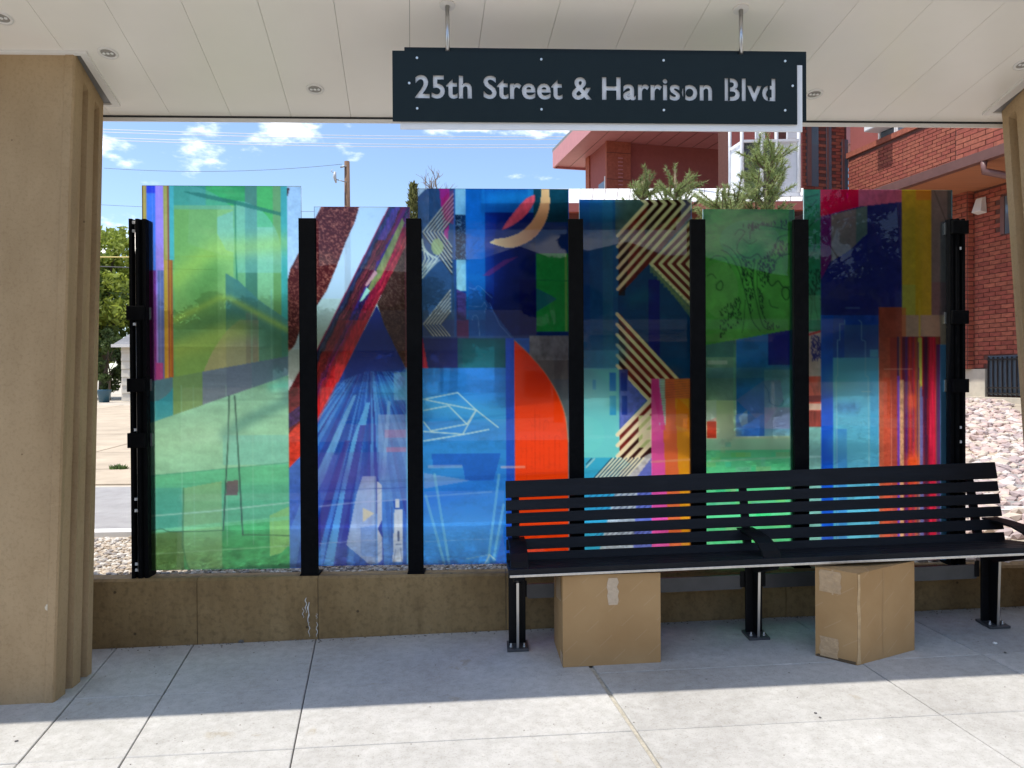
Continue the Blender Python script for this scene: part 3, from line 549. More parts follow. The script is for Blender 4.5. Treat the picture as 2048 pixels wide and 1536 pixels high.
def film_chevron(p):
    p.rect(0, 0, 2000, 2000, (26, 84, 132), var=.16, sc=(18, 40), seed=3)
    for xa, xb, c, a in ((1160, 1180, (24, 76, 150), .5), (1205, 1226, (44, 116, 140), .5), (1180, 1205, (28, 96, 150), .4)): p.rect(xa, 395, xb, 740, c, a)
    p.rect(1232, 395, 1384, 470, (60, 88, 90), var=.14, seed=4); p.rect(1236, 470, 1384, 757, (18, 62, 114), .9); p.rect(1297, 560, 1319, 757, (20, 24, 120), .85, var=.1); p.glow([(1265, 600), (1290, 590)], 16, (24, 90, 120), .5)
    p.rect(1160, 735, 1240, 918, (110, 206, 224), var=.12, sc=(20, 20), seed=5); p.rect(1160, 700, 1240, 737, (76, 160, 196), .7)  # bright ground behind the pane painted in as paler cyan
    p.put(np.hypot(p.X-1172, p.Y-868) < 36, (120, 226, 240), .5)
    K, M, CR = (22, 14, 14), (92, 30, 28), (224, 222, 188)
    def stripe(q, w, up=False): p.line(q, w, CR)
    p.poly([(1237, 470), (1296, 408), (1286, 395), (1384, 395), (1384, 430), (1300, 526), (1237, 592)], M, var=.35, sc=(16, 16), seed=6)
    p.poly([(1296, 408), (1286, 395), (1384, 395), (1384, 425), (1340, 440), (1290, 470)], K, .75)
    p.poly([(1237, 470), (1262, 470), (1250, 592), (1237, 592)], K, .7)
    for k in range(7):
        ax = 1294.6+18.6*k; ly = 470+21.3*k
        q = [(ax-18, 392), (ax, 408), (1236, ly+2)] if k < 6 else None
        if q: p.line(q, 6.6, CR)
    p.poly([(1300, 527), (1386, 438), (1386, 618)], M)
    p.rect(1376, 440, 1386, 610, (96, 90, 80), .3)
    for k in range(5):
        ax = 1302+18.2*k; p.line([(1386, 528-(1386-ax)*1.04), (ax, 528), (1386, 528+(1386-ax)*1.02)], 6.4, CR)
    p.poly([(1300, 534), (1384, 622), (1384, 640), (1330, 570)], (100, 120, 96), .7)
    for k in range(12): p.rect(1300+k*7, 534+k*7.2, 1310+k*7, 546+k*7.2, (120, 136, 100), .6)
    p.poly([(1238, 626), (1384, 786), (1384, 860), (1300, 800), (1238, 735)], M, var=.3, sc=(14, 14), seed=8); p.poly([(1238, 640), (1250, 655), (1250, 745), (1238, 735)], K, .8)
    for k in range(6):
        y0 = 630+20.6*k; x1 = 1300 if k > 3 else 1384; p.line([(1234, y0-2), (x1+6, y0+(x1+6-1236)*1.09)], 6.6, CR)
    p.rect(1238, 738, 1256, 860, (40, 70, 160), .9); p.poly([(1240, 742), (1293, 800), (1240, 856)], (86, 104, 190), var=.14, sc=(6, 6), seed=9)
    p.rect(1219, 745, 1232, 782, (40, 130, 216)); p.rect(1219, 792, 1232, 829, (40, 150, 220)); p.rect(1241, 745, 1253, 782, (36, 60, 156)); p.rect(1242, 792, 1254, 829, (36, 60, 156)); p.rect(1185, 760, 1192, 778, (50, 140, 210), .6)
    p.poly([(1237, 866), (1302, 800), (1302, 960), (1270, 960), (1237, 930)], M, var=.3, seed=10); p.poly([(1240, 905), (1302, 850), (1302, 915), (1250, 960), (1240, 960)], K, .7)
    p.rect(1276, 832, 1303, 896, (170, 190, 140), .9); p.rect(1284, 860, 1303, 880, (214, 216, 190))
    for k in range(5): p.line([(1234, 869+k*21.5), (1304, 797+k*21.5)], 7.6, (246, 242, 220))
    p.poly([(1160, 915), (1240, 915), (1262, 930), (1200, 1125), (1160, 1125)], (60, 170, 216), var=.1, seed=11)
    p.poly([(1240, 940), (1302, 905), (1302, 1125), (1190, 1125)], (176, 186, 200), .9, var=.25, sc=(10, 8), seed=12); p.poly([(1275, 950), (1302, 915), (1302, 1125), (1262, 1125)], (80, 96, 190), .8)
    for k in range(9): p.line([(1222+k*7.5, 916), (1180+k*7.5, 962)], 2.2, (20, 40, 66)); p.line([(1226+k*7.5, 916), (1184+k*7.5, 962)], 2.6, (236, 236, 216))
    for k in range(14): p.line([(1160+k*10, 1010+k*2), (1210+k*10, 960+k*2)], 1.8, (30, 44, 90), .7); p.line([(1170+k*10, 1090), (1216+k*10, 1044)], 2, (40, 40, 70), .6)
    p.glow([(1175, 790), (1215, 800)], 26, (150, 230, 240), .5); p.glow([(1165, 690), (1230, 700)], 26, (60, 140, 180), .5); p.glow([(1170, 430), (1225, 425)], 18, (50, 140, 190), .4); p.glow([(1250, 745), (1350, 745)], 14, (120, 60, 56), .25)
    p.line([(1171, 928), (1182, 916)], 2, (20, 40, 66)); p.line([(1171, 934), (1188, 916)], 2, (200, 230, 236))
    q = p.box(1301, 757, 1384, 1130)
    p.put(q, (246, 132, 84), var=.08, sc=(30, 18), seed=13); p.put(q & (p.X < 1320+(p.Y-757)*.05), (240, 104, 196), var=.06); p.put(q & (p.X > 1318) & (p.X < 1330) & (p.Y < 850), (140, 196, 206), .85)
    p.poly([(1303, 757), (1316, 757), (1330, 860), (1322, 860), (1303, 780)], (236, 70, 176), .8); p.put(q & (p.X > 1348+(p.Y-757)*.04), (246, 178, 46), .95, var=.06)
    p.poly([(1355, 795), (1378, 820), (1378, 860), (1348, 850)], (246, 140, 20), .6); p.put(q & (p.X > 1377), (130, 90, 50), .9); p.put(q & (p.Y < 797) & (p.X > 1328), (190, 100, 70), .8)
    for k in range(22): p.line([(1302, 762+k*5.2), (1378, 757+k*5.0)], 1.3, (120, 60, 80), .45)
    p.line([(1302, 924), (1378, 920)], 4, (250, 200, 170), .5)

def film_paisley(p):
    p.rect(0, 0, 2000, 2000, (84, 164, 84), var=.14, sc=(30, 40), seed=3)
    p.rect(1400, 415, 1590, 470, (60, 140, 66), .6, var=.2, sc=(20, 12), seed=4); p.put(np.hypot((p.X-1500)/60., (p.Y-480)/40.) < 1, (76, 160, 130), .5); p.put(np.hypot((p.X-1440)/36., (p.Y-580)/56.) < 1, (110, 170, 110), .5)
    DK = (16, 50, 34)
    for q, w in (([(1470, 470), (1478, 460), (1490, 465), (1478, 482), (1474, 500), (1484, 512), (1500, 516), (1515, 508), (1525, 518), (1540, 512), (1552, 490), (1558, 475), (1575, 470)], 1.8), ([(1500, 478), (1502, 462), (1520, 450), (1540, 452), (1560, 456), (1577, 460)], 2.2),
                 ([(1443, 500), (1460, 510), (1475, 535), (1486, 570), (1494, 600), (1504, 640), (1520, 662)], 1.6), ([(1447, 490), (1462, 498), (1480, 522), (1490, 560)], 1.4), ([(1510, 520), (1506, 560), (1512, 600), (1525, 650), (1540, 660)], 1.8), ([(1516, 525), (1514, 570), (1522, 620), (1532, 640)], 1.4),
                 ([(1580, 508), (1562, 512), (1550, 525), (1548, 540), (1538, 545), (1536, 560), (1544, 572), (1556, 562), (1566, 574), (1580, 574)], 2.2), ([(1415, 552), (1424, 548), (1432, 556)], 1.4), ([(1436, 566), (1442, 562), (1446, 570), (1442, 580), (1434, 578), (1433, 570), (1436, 566)], 1.8),
                 ([(1570, 574), (1578, 580), (1578, 594), (1572, 600), (1565, 592), (1564, 580), (1570, 574)], 2), ([(1538, 600), (1542, 612), (1556, 616)], 1.4), ([(1490, 600), (1488, 640), (1484, 665)], 1.2), ([(1470, 596), (1464, 625), (1446, 650)], 1.2), ([(1486, 478), (1500, 488), (1514, 480)], 1.3), ([(1420, 520), (1432, 512), (1450, 516), (1462, 536)], 1.2)):
        p.line(curve(q, 5), w+.2, DK, .65)
    speckle(p, p.mask([(1482, 450), (1575, 440), (1575, 456), (1540, 452), (1500, 462)]), DK, 5, 60, .9); speckle(p, p.mask([(1480, 512), (1510, 520), (1504, 640), (1496, 600), (1484, 560)]), DK, 6, 90, .9)
    speckle(p, p.mask([(1516, 525), (1560, 480), (1582, 488), (1550, 530), (1536, 560), (1524, 580), (1530, 640), (1560, 655), (1535, 660), (1518, 610)]), DK, 7, 170, .9); speckle(p, p.mask([(1440, 620), (1480, 590), (1484, 640), (1440, 680)]), DK, 8, 90, .8)
    low = p.Y > 689-(p.X-1415)*.174
    p.put(low, (110, 150, 146), var=.08, seed=9); p.put(low & (p.Y > 800), (186, 222, 190), var=.10, sc=(40, 20), seed=10)
    p.put(low & (p.X < 1470) & (p.Y < 715), (60, 110, 120), .8); p.put(low & (p.X > 1471) & (p.Y < 872), (44, 118, 196), var=.14, sc=(30, 30), seed=11); p.put(low & (p.X > 1535) & (p.Y < 730), (24, 30, 140), .85)
    p.put(low & (p.X > 1528) & (p.Y > 740) & (p.Y < 872), (130, 190, 206), .75); p.put(low & (p.X > 1579) & (p.Y > 740), (60, 110, 120), .8); p.put(low & (p.Y > 735) & (p.Y < 756) & (p.X < 1580), (90, 150, 190), .4)
    p.poly([(1471, 800), (1528, 760), (1560, 760), (1566, 800), (1528, 852)], (120, 130, 190), .5); p.poly([(1485, 853), (1528, 826), (1528, 872), (1471, 872), (1471, 830)], (60, 130, 220), .85); p.poly([(1476, 834), (1495, 818), (1495, 846), (1482, 852)], (150, 200, 240), .8)
    p.line(curve([(1528, 770), (1536, 784), (1540, 806), (1560, 812), (1566, 800)]), 1.2, (70, 110, 170)); p.put(low & (p.X > 1528) & (p.X < 1580) & (p.Y > 815) & (p.Y < 858), (160, 150, 206), .5)
    p.put(p.box(1400, 878, 1590, 1125), (150, 216, 180), .8); p.put(p.box(1400, 900, 1590, 1125), (84, 196, 140), .85); rng = np.random.default_rng(4)
    for k in range(90):
        x = 1410+rng.integers(0, 18)*10; y = 884+rng.integers(0, 24)*10; p.rect(x, y, x+10*rng.integers(1, 4), y+10, (rng.integers(40, 150), rng.integers(170, 220), rng.integers(110, 170)), .45)
    p.glow([(1430, 820), (1450, 860)], 26, (206, 236, 206), .5); p.glow([(1420, 760), (1560, 745)], 22, (50, 84, 96), .5); p.glow([(1545, 880), (1580, 880)], 14, (190, 240, 214), .5); p.glow([(1445, 885), (1470, 868)], 12, (120, 150, 136), .5)
    p.line([(1415, 922), (1580, 915)], 3, (170, 236, 200), .7); p.poly([(1412, 842), (1432, 834), (1432, 876), (1412, 876)], (250, 96, 66)); p.rect(1408, 800, 1432, 842, (200, 232, 236), .7)
    p.rect(1414, 720, 1455, 728, (176, 190, 200), .6); p.rect(1579, 415, 1590, 1125, (50, 100, 80), .7); p.line([(1468, 690), (1468, 860)], 3, (90, 170, 150), .5)

def film_ribbon(p):
    p.rect(0, 0, 2000, 2000, (60, 80, 170), var=.08, seed=3)
    st = p.X < 1641
    p.put(st, (54, 150, 122), var=.14, sc=(14, 24), seed=4); DK = (22, 66, 60)
    for q in ([(1612, 420), (1624, 412), (1634, 400)], [(1610, 470), (1622, 450), (1634, 440)], [(1612, 520), (1628, 500), (1630, 470)], [(1612, 560), (1624, 590), (1620, 640)], [(1634, 560), (1628, 600), (1636, 640)], [(1612, 396), (1636, 390)]): p.line(curve(q, 5), 1.8, DK, .8)
    speckle(p, st & p.box(1600, 540, 1641, 600), DK, 5, 50, 1)
    p.put(st & (p.Y > 590) & (p.Y < 640), (130, 196, 160), .5); p.put(st & (p.Y > 662), (190, 176, 182), var=.08); p.line([(1610, 671), (1641, 662)], 4, (200, 60, 76)); speckle(p, st & p.box(1622, 670, 1641, 720), (60, 60, 140), 6, 90, 1.1)
    p.put(st & (p.Y > 752), (200, 96, 84), var=.3, sc=(5, 20), seed=6); p.put(st & (p.Y > 790) & (p.Y < 804), (130, 50, 54)); p.put(st & (p.Y > 806) & (p.Y < 820), (250, 224, 206)); p.put(st & (p.Y > 821), (130, 62, 56), var=.3, sc=(4, 30), seed=7); p.put(st & (p.Y > 852), (120, 180, 176), var=.06)
    p.line([(1610, 913), (1650, 912)], 4, (170, 220, 220), .7)
    p.rect(1641, 370, 1718, 436, (236, 22, 104), var=.10, seed=8); p.rect(1716, 370, 1803, 416, (196, 120, 160), var=.12, sc=(6, 14), seed=9)
    p.poly([(1641, 434), (1716, 414), (1803, 404), (1803, 640), (1641, 640)], (46, 58, 136), var=.08, sc=(16, 16), seed=10)
    p.poly([(1641, 434), (1662, 428), (1662, 520), (1641, 560)], (110, 40, 130)); p.poly([(1661, 430), (1733, 412), (1733, 468), (1700, 500), (1661, 524)], (130, 136, 140), var=.12, seed=11); p.poly([(1712, 418), (1733, 412), (1733, 468), (1712, 488)], (80, 130, 130), .7)
    p.poly([(1641, 560), (1661, 524), (1700, 500), (1733, 468), (1733, 520), (1641, 600)], (36, 50, 150), .6)
    p.rect(1803, 370, 1862, 636, (196, 192, 66), var=.06, seed=12); p.rect(1830, 370, 1862, 636, (206, 186, 56), .5); p.rect(1803, 570, 1830, 632, (170, 206, 110), .5); p.rect(1832, 370, 1862, 400, (220, 160, 66), .7)
    p.rect(1861, 370, 1906, 690, (130, 132, 130), var=.06, seed=13); p.line([(1868, 382), (1890, 440)], 1.5, (70, 74, 76), .8); p.rect(1861, 565, 1895, 690, (140, 116, 120), .6); p.rect(1893, 370, 1906, 1125, (60, 84, 90), .6)
    p.rect(1800, 630, 1895, 692, (186, 174, 150), var=.05); p.line([(1838, 600), (1838, 676)], 3, (236, 226, 90), .9)
    p.rect(1641, 630, 1800, 1125, (40, 96, 196), .9, var=.08, seed=14); p.rect(1664, 715, 1757, 1125, (96, 184, 216), var=.14, sc=(8, 8), seed=15); p.rect(1641, 630, 1665, 1125, (30, 100, 220), .9); p.rect(1688, 650, 1757, 716, (80, 120, 170), .7)
    p.rect(1670, 858, 1692, 1125, (60, 136, 210), .75); p.rect(1738, 740, 1758, 1125, (70, 170, 230), .5); p.rect(1738, 700, 1754, 714, (120, 220, 240), .8)
    p.glow([(1670, 760), (1750, 735)], 30, (120, 206, 230), .45); p.glow([(1680, 815), (1705, 815)], 12, (60, 110, 170), .55); p.glow([(1680, 890), (1750, 905)], 26, (110, 210, 226), .4); p.glow([(1880, 840), (1888, 850)], 16, (50, 90, 140), .6); p.glow([(1660, 690), (1740, 680)], 24, (36, 60, 140), .4)
    LN = (150, 206, 220)
    for q in ([(1688, 640), (1688, 648), (1678, 648), (1678, 680), (1674, 680), (1674, 752), (1671, 752), (1674, 1125)], [(1716, 640), (1722, 645), (1722, 680), (1729, 682), (1729, 752), (1735, 754), (1737, 1125)], [(1722, 783), (1740, 783)], [(1690, 616), (1718, 616)]): p.line(q, 1.5, LN, .8)
    p.rect(1756, 615, 1803, 676, (170, 92, 66), .95, var=.1); p.rect(1756, 676, 1796, 1125, (176, 98, 74), var=.12, sc=(10, 10), seed=16); p.rect(1766, 755, 1780, 1125, (190, 86, 64), .7); p.rect(1779, 676, 1796, 1125, (150, 70, 66), .75); p.rect(1803, 616, 1810, 676, (220, 120, 60), .6); p.line([(1780, 760), (1782, 1125)], 1.2, (230, 160, 130), .7)
    m = p.box(1793, 674, 1880, 1125)
    p.streaks(m, [(96, 34, 60), (150, 36, 66), (120, 36, 56), (176, 80, 56), (84, 44, 104), (150, 110, 86), (64, 34, 60), (176, 50, 60), (58, 40, 90), (130, 84, 66), (170, 40, 76)], 1790, 1880, 5)
    p.rect(1814, 676, 1832, 1125, (190, 80, 60), .4); p.glow([(1824, 955), (1824, 925)], 16, (250, 110, 50), .8); p.glow([(1822, 810), (1822, 795)], 9, (240, 110, 60), .5); p.rect(1857, 676, 1870, 1125, (196, 34, 76), .75, var=.3, sc=(3, 60), seed=18); p.poly([(1835, 676), (1843, 676), (1843, 760), (1840, 800), (1836, 720)], (176, 196, 96)); p.poly([(1837, 780), (1843, 770), (1846, 1125), (1838, 1125)], (96, 110, 170), .9)
    p.rect(1793, 752, 1797, 1125, (110, 70, 190), .9); p.rect(1798, 760, 1806, 1125, (196, 170, 130), .8, var=.3, sc=(3, 6)); p.rect(1878, 690, 1896, 1125, (110, 176, 220), var=.14, sc=(8, 40), seed=19); p.rect(1872, 690, 1879, 1125, (70, 40, 100), .8)
    p.rect(1765, 737, 1823, 738.5, (220, 180, 160), .7)

PANES = [  # left, top-left, top-right, right, bottom in drawing units, painter
    (288, 372, 376, 605, 1138, film_green), (631, 414, 415, 822, 1130, film_diagonal), (838, 378, 379, 1139, 1127, film_crescent),
    (1160, 400, 400, 1384, 1124, film_chevron), (1407, 419, 419, 1589, 1122, film_paisley), (1608, 380, 380, 1904, 1121, film_ribbon)]
m_film = film_material(); m_clear = clear_glass('clear glass back'); m_gedge = mat('greenish glass edge', (.30, .46, .42), .2, spec=.6, var=.1, scale=20)
PLAB = ['green art glass pane with violet and gold ribbons at its left edge', 'art glass pane with a red diagonal stripe over blue rays', 'blue art glass pane with a tan crescent and an orange quarter round',
        'art glass pane with cream and maroon chevron stripes', 'green art glass pane with dark paisley line drawing', 'art glass pane with a crimson corner and olive column, nearest the brick building']
GAINS = (1.12, 1.35, 1.4, 1.75, 1.75, 1.6)
for (l_, t0, t1, r_, b_, fn), lab, GAIN in zip(PANES, PLAB, GAINS):
    st = 1.6; p = Film(l_, min(t0, t1), r_, b_, st, 1); fn(p); a = p.finish()
    lc = np.where(a <= .04045, a/12.92, ((a+.055)/1.055)**2.4); mxc = lc.max(-1, keepdims=True)+1e-6; lc = mxc*(lc/mxc)**(1.0 if fn is film_green else 1.12); lc = lc*GAIN; lc = lc/np.maximum(1, lc.max(-1, keepdims=True))
    mx, my = (l_+r_)/2, (min(t0, t1)+b_)/2
    X0, X1 = at_depth(l_, my, GYP)[0], at_depth(r_, my, GYP)[0]; Z1, Z0 = at_depth(mx, min(t0, t1), GYP)[2], at_depth(mx, b_, GYP)[2]
    gx, gz = np.meshgrid(np.linspace(X0, X1, p.w), np.linspace(Z1, Z0, p.h)); n = p.w*p.h
    co = np.stack([gx, np.full_like(gx, GYP-.006), gz], -1).reshape(-1, 3)
    ii = (np.arange(p.h-1)[:, None]*p.w+np.arange(p.w-1)[None]).reshape(-1)
    fc = np.stack([ii, ii+p.w, ii+p.w+1, ii+1], -1)
    me = bpy.data.meshes.new('film'); me.vertices.add(n); me.vertices.foreach_set('co', co.ravel())
    me.loops.add(fc.size); me.loops.foreach_set('vertex_index', fc.ravel().astype(np.int32)); me.polygons.add(len(fc)); me.polygons.foreach_set('loop_start', np.arange(0, fc.size, 4, dtype=np.int32))
    me.update(calc_edges=True); at = me.attributes.new('film', 'FLOAT_COLOR', 'POINT'); at.data.foreach_set('color', np.concatenate([lc.reshape(-1, 3), np.ones((n, 1))], 1).astype(np.float32).ravel()); me.materials.append(m_film)
    pane = thing('glass_pane', ((X0+X1)/2, GYP, Z0), lab, 'glass pane', 'printed panes of the glass screen')
    link('printed_film', me, pane)
    MB().add([(X0, GYP+.006, Z0), (X1, GYP+.006, Z0), (X1, GYP+.006, Z1), (X0, GYP+.006, Z1)], [(0, 1, 2, 3)]).build('back_sheet', m_clear, pane)
    e = MB(); y0, y1 = GYP-.006, GYP+.006
    for q in ([(X0, y0, Z0), (X0, y1, Z0), (X0, y1, Z1), (X0, y0, Z1)], [(X1, y0, Z0), (X1, y1, Z0), (X1, y1, Z1), (X1, y0, Z1)], [(X0, y0, Z1), (X1, y0, Z1), (X1, y1, Z1), (X0, y1, Z1)], [(X0, y0, Z0), (X1, y0, Z0), (X1, y1, Z0), (X0, y1, Z0)]): e.add(q, [(0, 1, 2, 3)])
    e.build('glass_edge', m_gedge, pane)

m_jaw = mat('dark clamp jaw', (.06, .065, .065), .5)
PT = at_depth(1024, 437, GYP-.045)[2]
names = ['between the green pane and the red diagonal pane', 'between the red diagonal pane and the crescent pane', 'between the crescent pane and the chevron pane', 'between the chevron pane and the paisley pane', 'between the paisley pane and the crimson cornered pane']
for (a, b), nm in zip(((599, 633), (814, 844.5), (1138.5, 1168), (1382.5, 1412.5), (1588.5, 1618.5)), names):
    xa, xb = at_depth(a, 780, GYP-.045)[0], at_depth(b, 780, GYP-.045)[0]
    po = thing('metal_post', ((xa+xb)/2, GYP, WT), 'flat black metal post '+nm, 'post', 'posts of the glass screen')
    MB().box((xa, GYP-.045, WT), (xb, GYP-.02, PT)).build('front_plate', m_black, po, .002)
    MB().box((xa+.018, GYP-.019, WT), (xb-.018, GYP+.05, PT-.01)).build('post_body', m_black, po)
    MB().box((xa-.004, GYP-.05, WT+.0005), (xb+.006, GYP+.055, WT+.008)).build('base_plate', m_black, po, .001)
def end_post(xl, xr, clamps, fits, rodx, lab, flip):
    ym = 780; X = lambda q: at_depth(q, ym, GYP-.05)[0]; Z = lambda q, px: at_depth(px, q, GYP-.05)[2]
    po = thing('end_post', (X((xl+xr)/2), GYP, WT), lab, 'post', 'posts of the glass screen')
    a, b = X(xl), X(xr); top = Z(437, xl); w_ = b-a
    body = MB()
    pr = [(a, GYP-.05), (a+w_*.18, GYP-.05), (a+w_*.18, GYP-.022), (a+w_*.40, GYP-.022), (a+w_*.40, GYP-.05), (a+w_*.58, GYP-.05), (a+w_*.64, GYP-.03), (a+w_*.74, GYP-.03), (a+w_*.78, GYP-.045), (b, GYP-.045), (b, GYP+.05), (a, GYP+.05)]
    if flip: pr = [(a+b-x, y) for x, y in pr][::-1]
    body.prism(pr, 'z', WT, top).build('post_body', m_black, po)
    for (y0, y1) in clamps:
        e0, e1 = (a-.012, a+w_*.95) if not flip else (a+w_*.05, b+.014)
        MB().box((e0, GYP-.062, Z(y1, xl)), (e1, GYP+.056, Z(y0, xl))).build('clamp', m_black, po, .003)
        MB().box((b+.001 if not flip else a-.009, GYP-.012, Z(y1, xl)+.004), (b+.009 if not flip else a-.001, GYP+.012, Z(y0, xl)-.004)).build('clamp_jaw', m_jaw, po)
    rx = X(rodx)
    MB().tube([(rx, GYP-.032, WT+.03), (rx, GYP-.032, top-.03)], .0017, 6).build('tie_rod', m_steel, po)
    for y in fits:
        z = Z(y, rodx); MB().box((rx-.0115, GYP-.044, z-.0075), (rx-.001, GYP-.030, z+.0075)).box((rx+.001, GYP-.044, z-.0075), (rx+.0115, GYP-.030, z+.0075)).build('rod_clip', m_screw, po, .0015)
end_post(260, 293, ((612, 640), (757, 784), (866, 896)), (444, 461, 648, 860, 999, 1022, 1129, 1141), 270, 'slotted black end post with clamps beside the green pane', False)
end_post(1902, 1931, ((441, 468), (621, 648), (758, 785)), (496, 855, 884), 1921, 'slotted black end post with clamps beside the crimson cornered pane', True)

# ------------------------------------------------------------------ canopy
YF = 2.937
m_panel = mat('cream metal soffit', (.83, .79, .72), .34, var=.03, scale=1.5, spec=.45, bump=.01, bscale=3, rand=.012)
m_trim = mat('white painted trim', (.74, .71, .67), .5, var=.04, scale=6); m_dark = mat('dark gap', (.02, .02, .02), .9); m_flash = mat('grey flashing', (.21, .205, .205), .5, .3, var=.06)
m_deck = mat('grey roof deck', (.16, .15, .14), .9)
roof = thing('canopy_roof', (.4, DB, ZB), 'cream panelled canopy roof over the bus stop bench', 'canopy')
XB0 = float(on_ceil(207.3, 0)[0]+(DB-on_ceil(207.3, 0)[1])*(-.0955)); SP = .2968; SD = -.0955
for i in range(-9, 22):
    a = XB0+SP*i+.0008; b = XB0+SP*(i+1)-.0008
    f = lambda x, y, z: (x+(y-DB)*SD, y, ceil_z(y)+z)
    MB().hexa([f(a, YF, 0), f(b, YF, 0), f(b, DB, 0), f(a, DB, 0)], [f(a, YF, .012), f(b, YF, .012), f(b, DB, .012), f(a, DB, .012)]).build('ceiling_panel', m_panel, roof)
xa, xb = XB0-SP*9, XB0+SP*22
MB().hexa([(xa, YF, ceil_z(YF)+.013), (xb, YF, ceil_z(YF)+.013), (xb, DB, ZB+.013), (xa, DB, ZB+.013)], [(xa, YF, ceil_z(YF)+.16), (xb, YF, ceil_z(YF)+.16), (xb, DB, ZB+.05), (xa, DB, ZB+.05)]).build('roof_deck', m_deck, roof)
MB().box((xa, DB+.004, ZB-.028), (xb, DB+.012, ZB-.009)).build('edge_trim', m_trim, roof, .001)
MB().box((xa, DB+.005, ZB-.008), (xb, DB+.010, ZB+.05)).build('fascia', m_dark, roof)
MB().box((xa, YF-.03, ceil_z(YF)-.01), (xb, YF-.002, ceil_z(YF)+.2)).build('front_fascia', m_trim, roof)
cn = Vector((0, -CS, -1)).normalized()
m_lamp = mat('lamp glass', (.8, .8, .78), .25); m_lampd = mat('lamp recess', (.30, .28, .25), .5)
for (px, py) in ((3, 35), (216, 105.5), (630, 177.5), (1628, 187.5), (2047, 128.5)):
    c = Vector(on_ceil(px, py)); 
    d = MB(); 
    u = Vector((1, 0, 0)); v = cn.cross(u).normalized(); N = 28; ri, ro_ = .031, .042
    rings = [(ro_, .0005), (ro_*.98, .006), (ri, .005), (ri*.92, -.004)]
    V = [tuple(c+cn*h+(u*math.cos(2*math.pi*k/N)+v*math.sin(2*math.pi*k/N))*r) for r, h in rings for k in range(N)]
    d.add(V, [(a*N+k, a*N+(k+1) % N, (a+1)*N+(k+1) % N, (a+1)*N+k) for a in range(3) for k in range(N)], 0, True)
    lo = d.build('downlight', m_trim, roof)
    MB().add([tuple(c+cn*.0012+(u*math.cos(2*math.pi*k/N)+v*math.sin(2*math.pi*k/N))*ri) for k in range(N)], [tuple(range(N))]).build('reflector', m_lampd, lo)
    for dx in (-.017, 0, .017): MB().disc(c+u*dx+cn*.0014, cn, .0065, .004, 10).build('lamp_lens', m_lamp, lo)

# ------------------------------------------------------------------ pillars
def pil_mat():
    m = bpy.data.materials.new('tan cast concrete'); m.use_nodes = True; t = m.node_tree; l = t.links.new; b = t.nodes['Principled BSDF']; b.inputs['Roughness'].default_value = .88; b.inputs['Specular IOR Level'].default_value = .3
    geo = t.nodes.new('ShaderNodeNewGeometry')
    def nz(sc, st=(1, 1, 1), det=6, ro=.6):
        mp = t.nodes.new('ShaderNodeMapping'); mp.inputs['Scale'].default_value = st; l(geo.outputs['Position'], mp.inputs[0]); n = t.nodes.new('ShaderNodeTexNoise'); n.inputs['Scale'].default_value = sc; n.inputs['Detail'].default_value = det; n.inputs['Roughness'].default_value = ro; l(mp.outputs[0], n.inputs['Vector']); return n.outputs[0]
    def ramp(s_, p0, c0, p1, c1):
        r = t.nodes.new('ShaderNodeValToRGB'); l(s_, r.inputs[0]); e = r.color_ramp.elements; e[0].position = p0; e[1].position = p1; e[0].color = (*c0, 1); e[1].color = (*c1, 1); return r.outputs[0]
    def mul(a, bb): n = t.nodes.new('ShaderNodeMix'); n.data_type = 'RGBA'; n.blend_type = 'MULTIPLY'; n.inputs[0].default_value = 1; l(a, n.inputs[6]); l(bb, n.inputs[7]); return n.outputs[2]
    c = ramp(nz(1.3, (1, 1, .6), 9, .62), .3, (.36, .242, .125), .7, (.455, .325, .185))
    c = mul(c, ramp(nz(7, (1, 1, .35), 5), .32, (.88, .87, .85), .6, (1, 1, 1))); c = mul(c, ramp(nz(70, (1, 1, 1), 4, .7), .33, (.86, .85, .84), .5, (1, 1, 1)))
    c = mul(c, ramp(nz(4, (1, 1, 3), 8, .75), .63, (1, 1, 1), .75, (1.16, 1.17, 1.2)))
    vo = t.nodes.new('ShaderNodeTexVoronoi'); vo.inputs['Scale'].default_value = 7; l(geo.outputs['Position'], vo.inputs['Vector']); c = mul(c, ramp(vo.outputs['Distance'], .022, (.5, .46, .42), .04, (1, 1, 1)))
    l(c, b.inputs['Base Color']); bp = t.nodes.new('ShaderNodeBump'); bp.inputs['Strength'].default_value = .35; bp.inputs['Distance'].default_value = .006; l(nz(110, (1, 1, 1), 6, .7), bp.inputs['Height']); l(bp.outputs[0], b.inputs['Normal']); return m
m_pil = pil_mat()
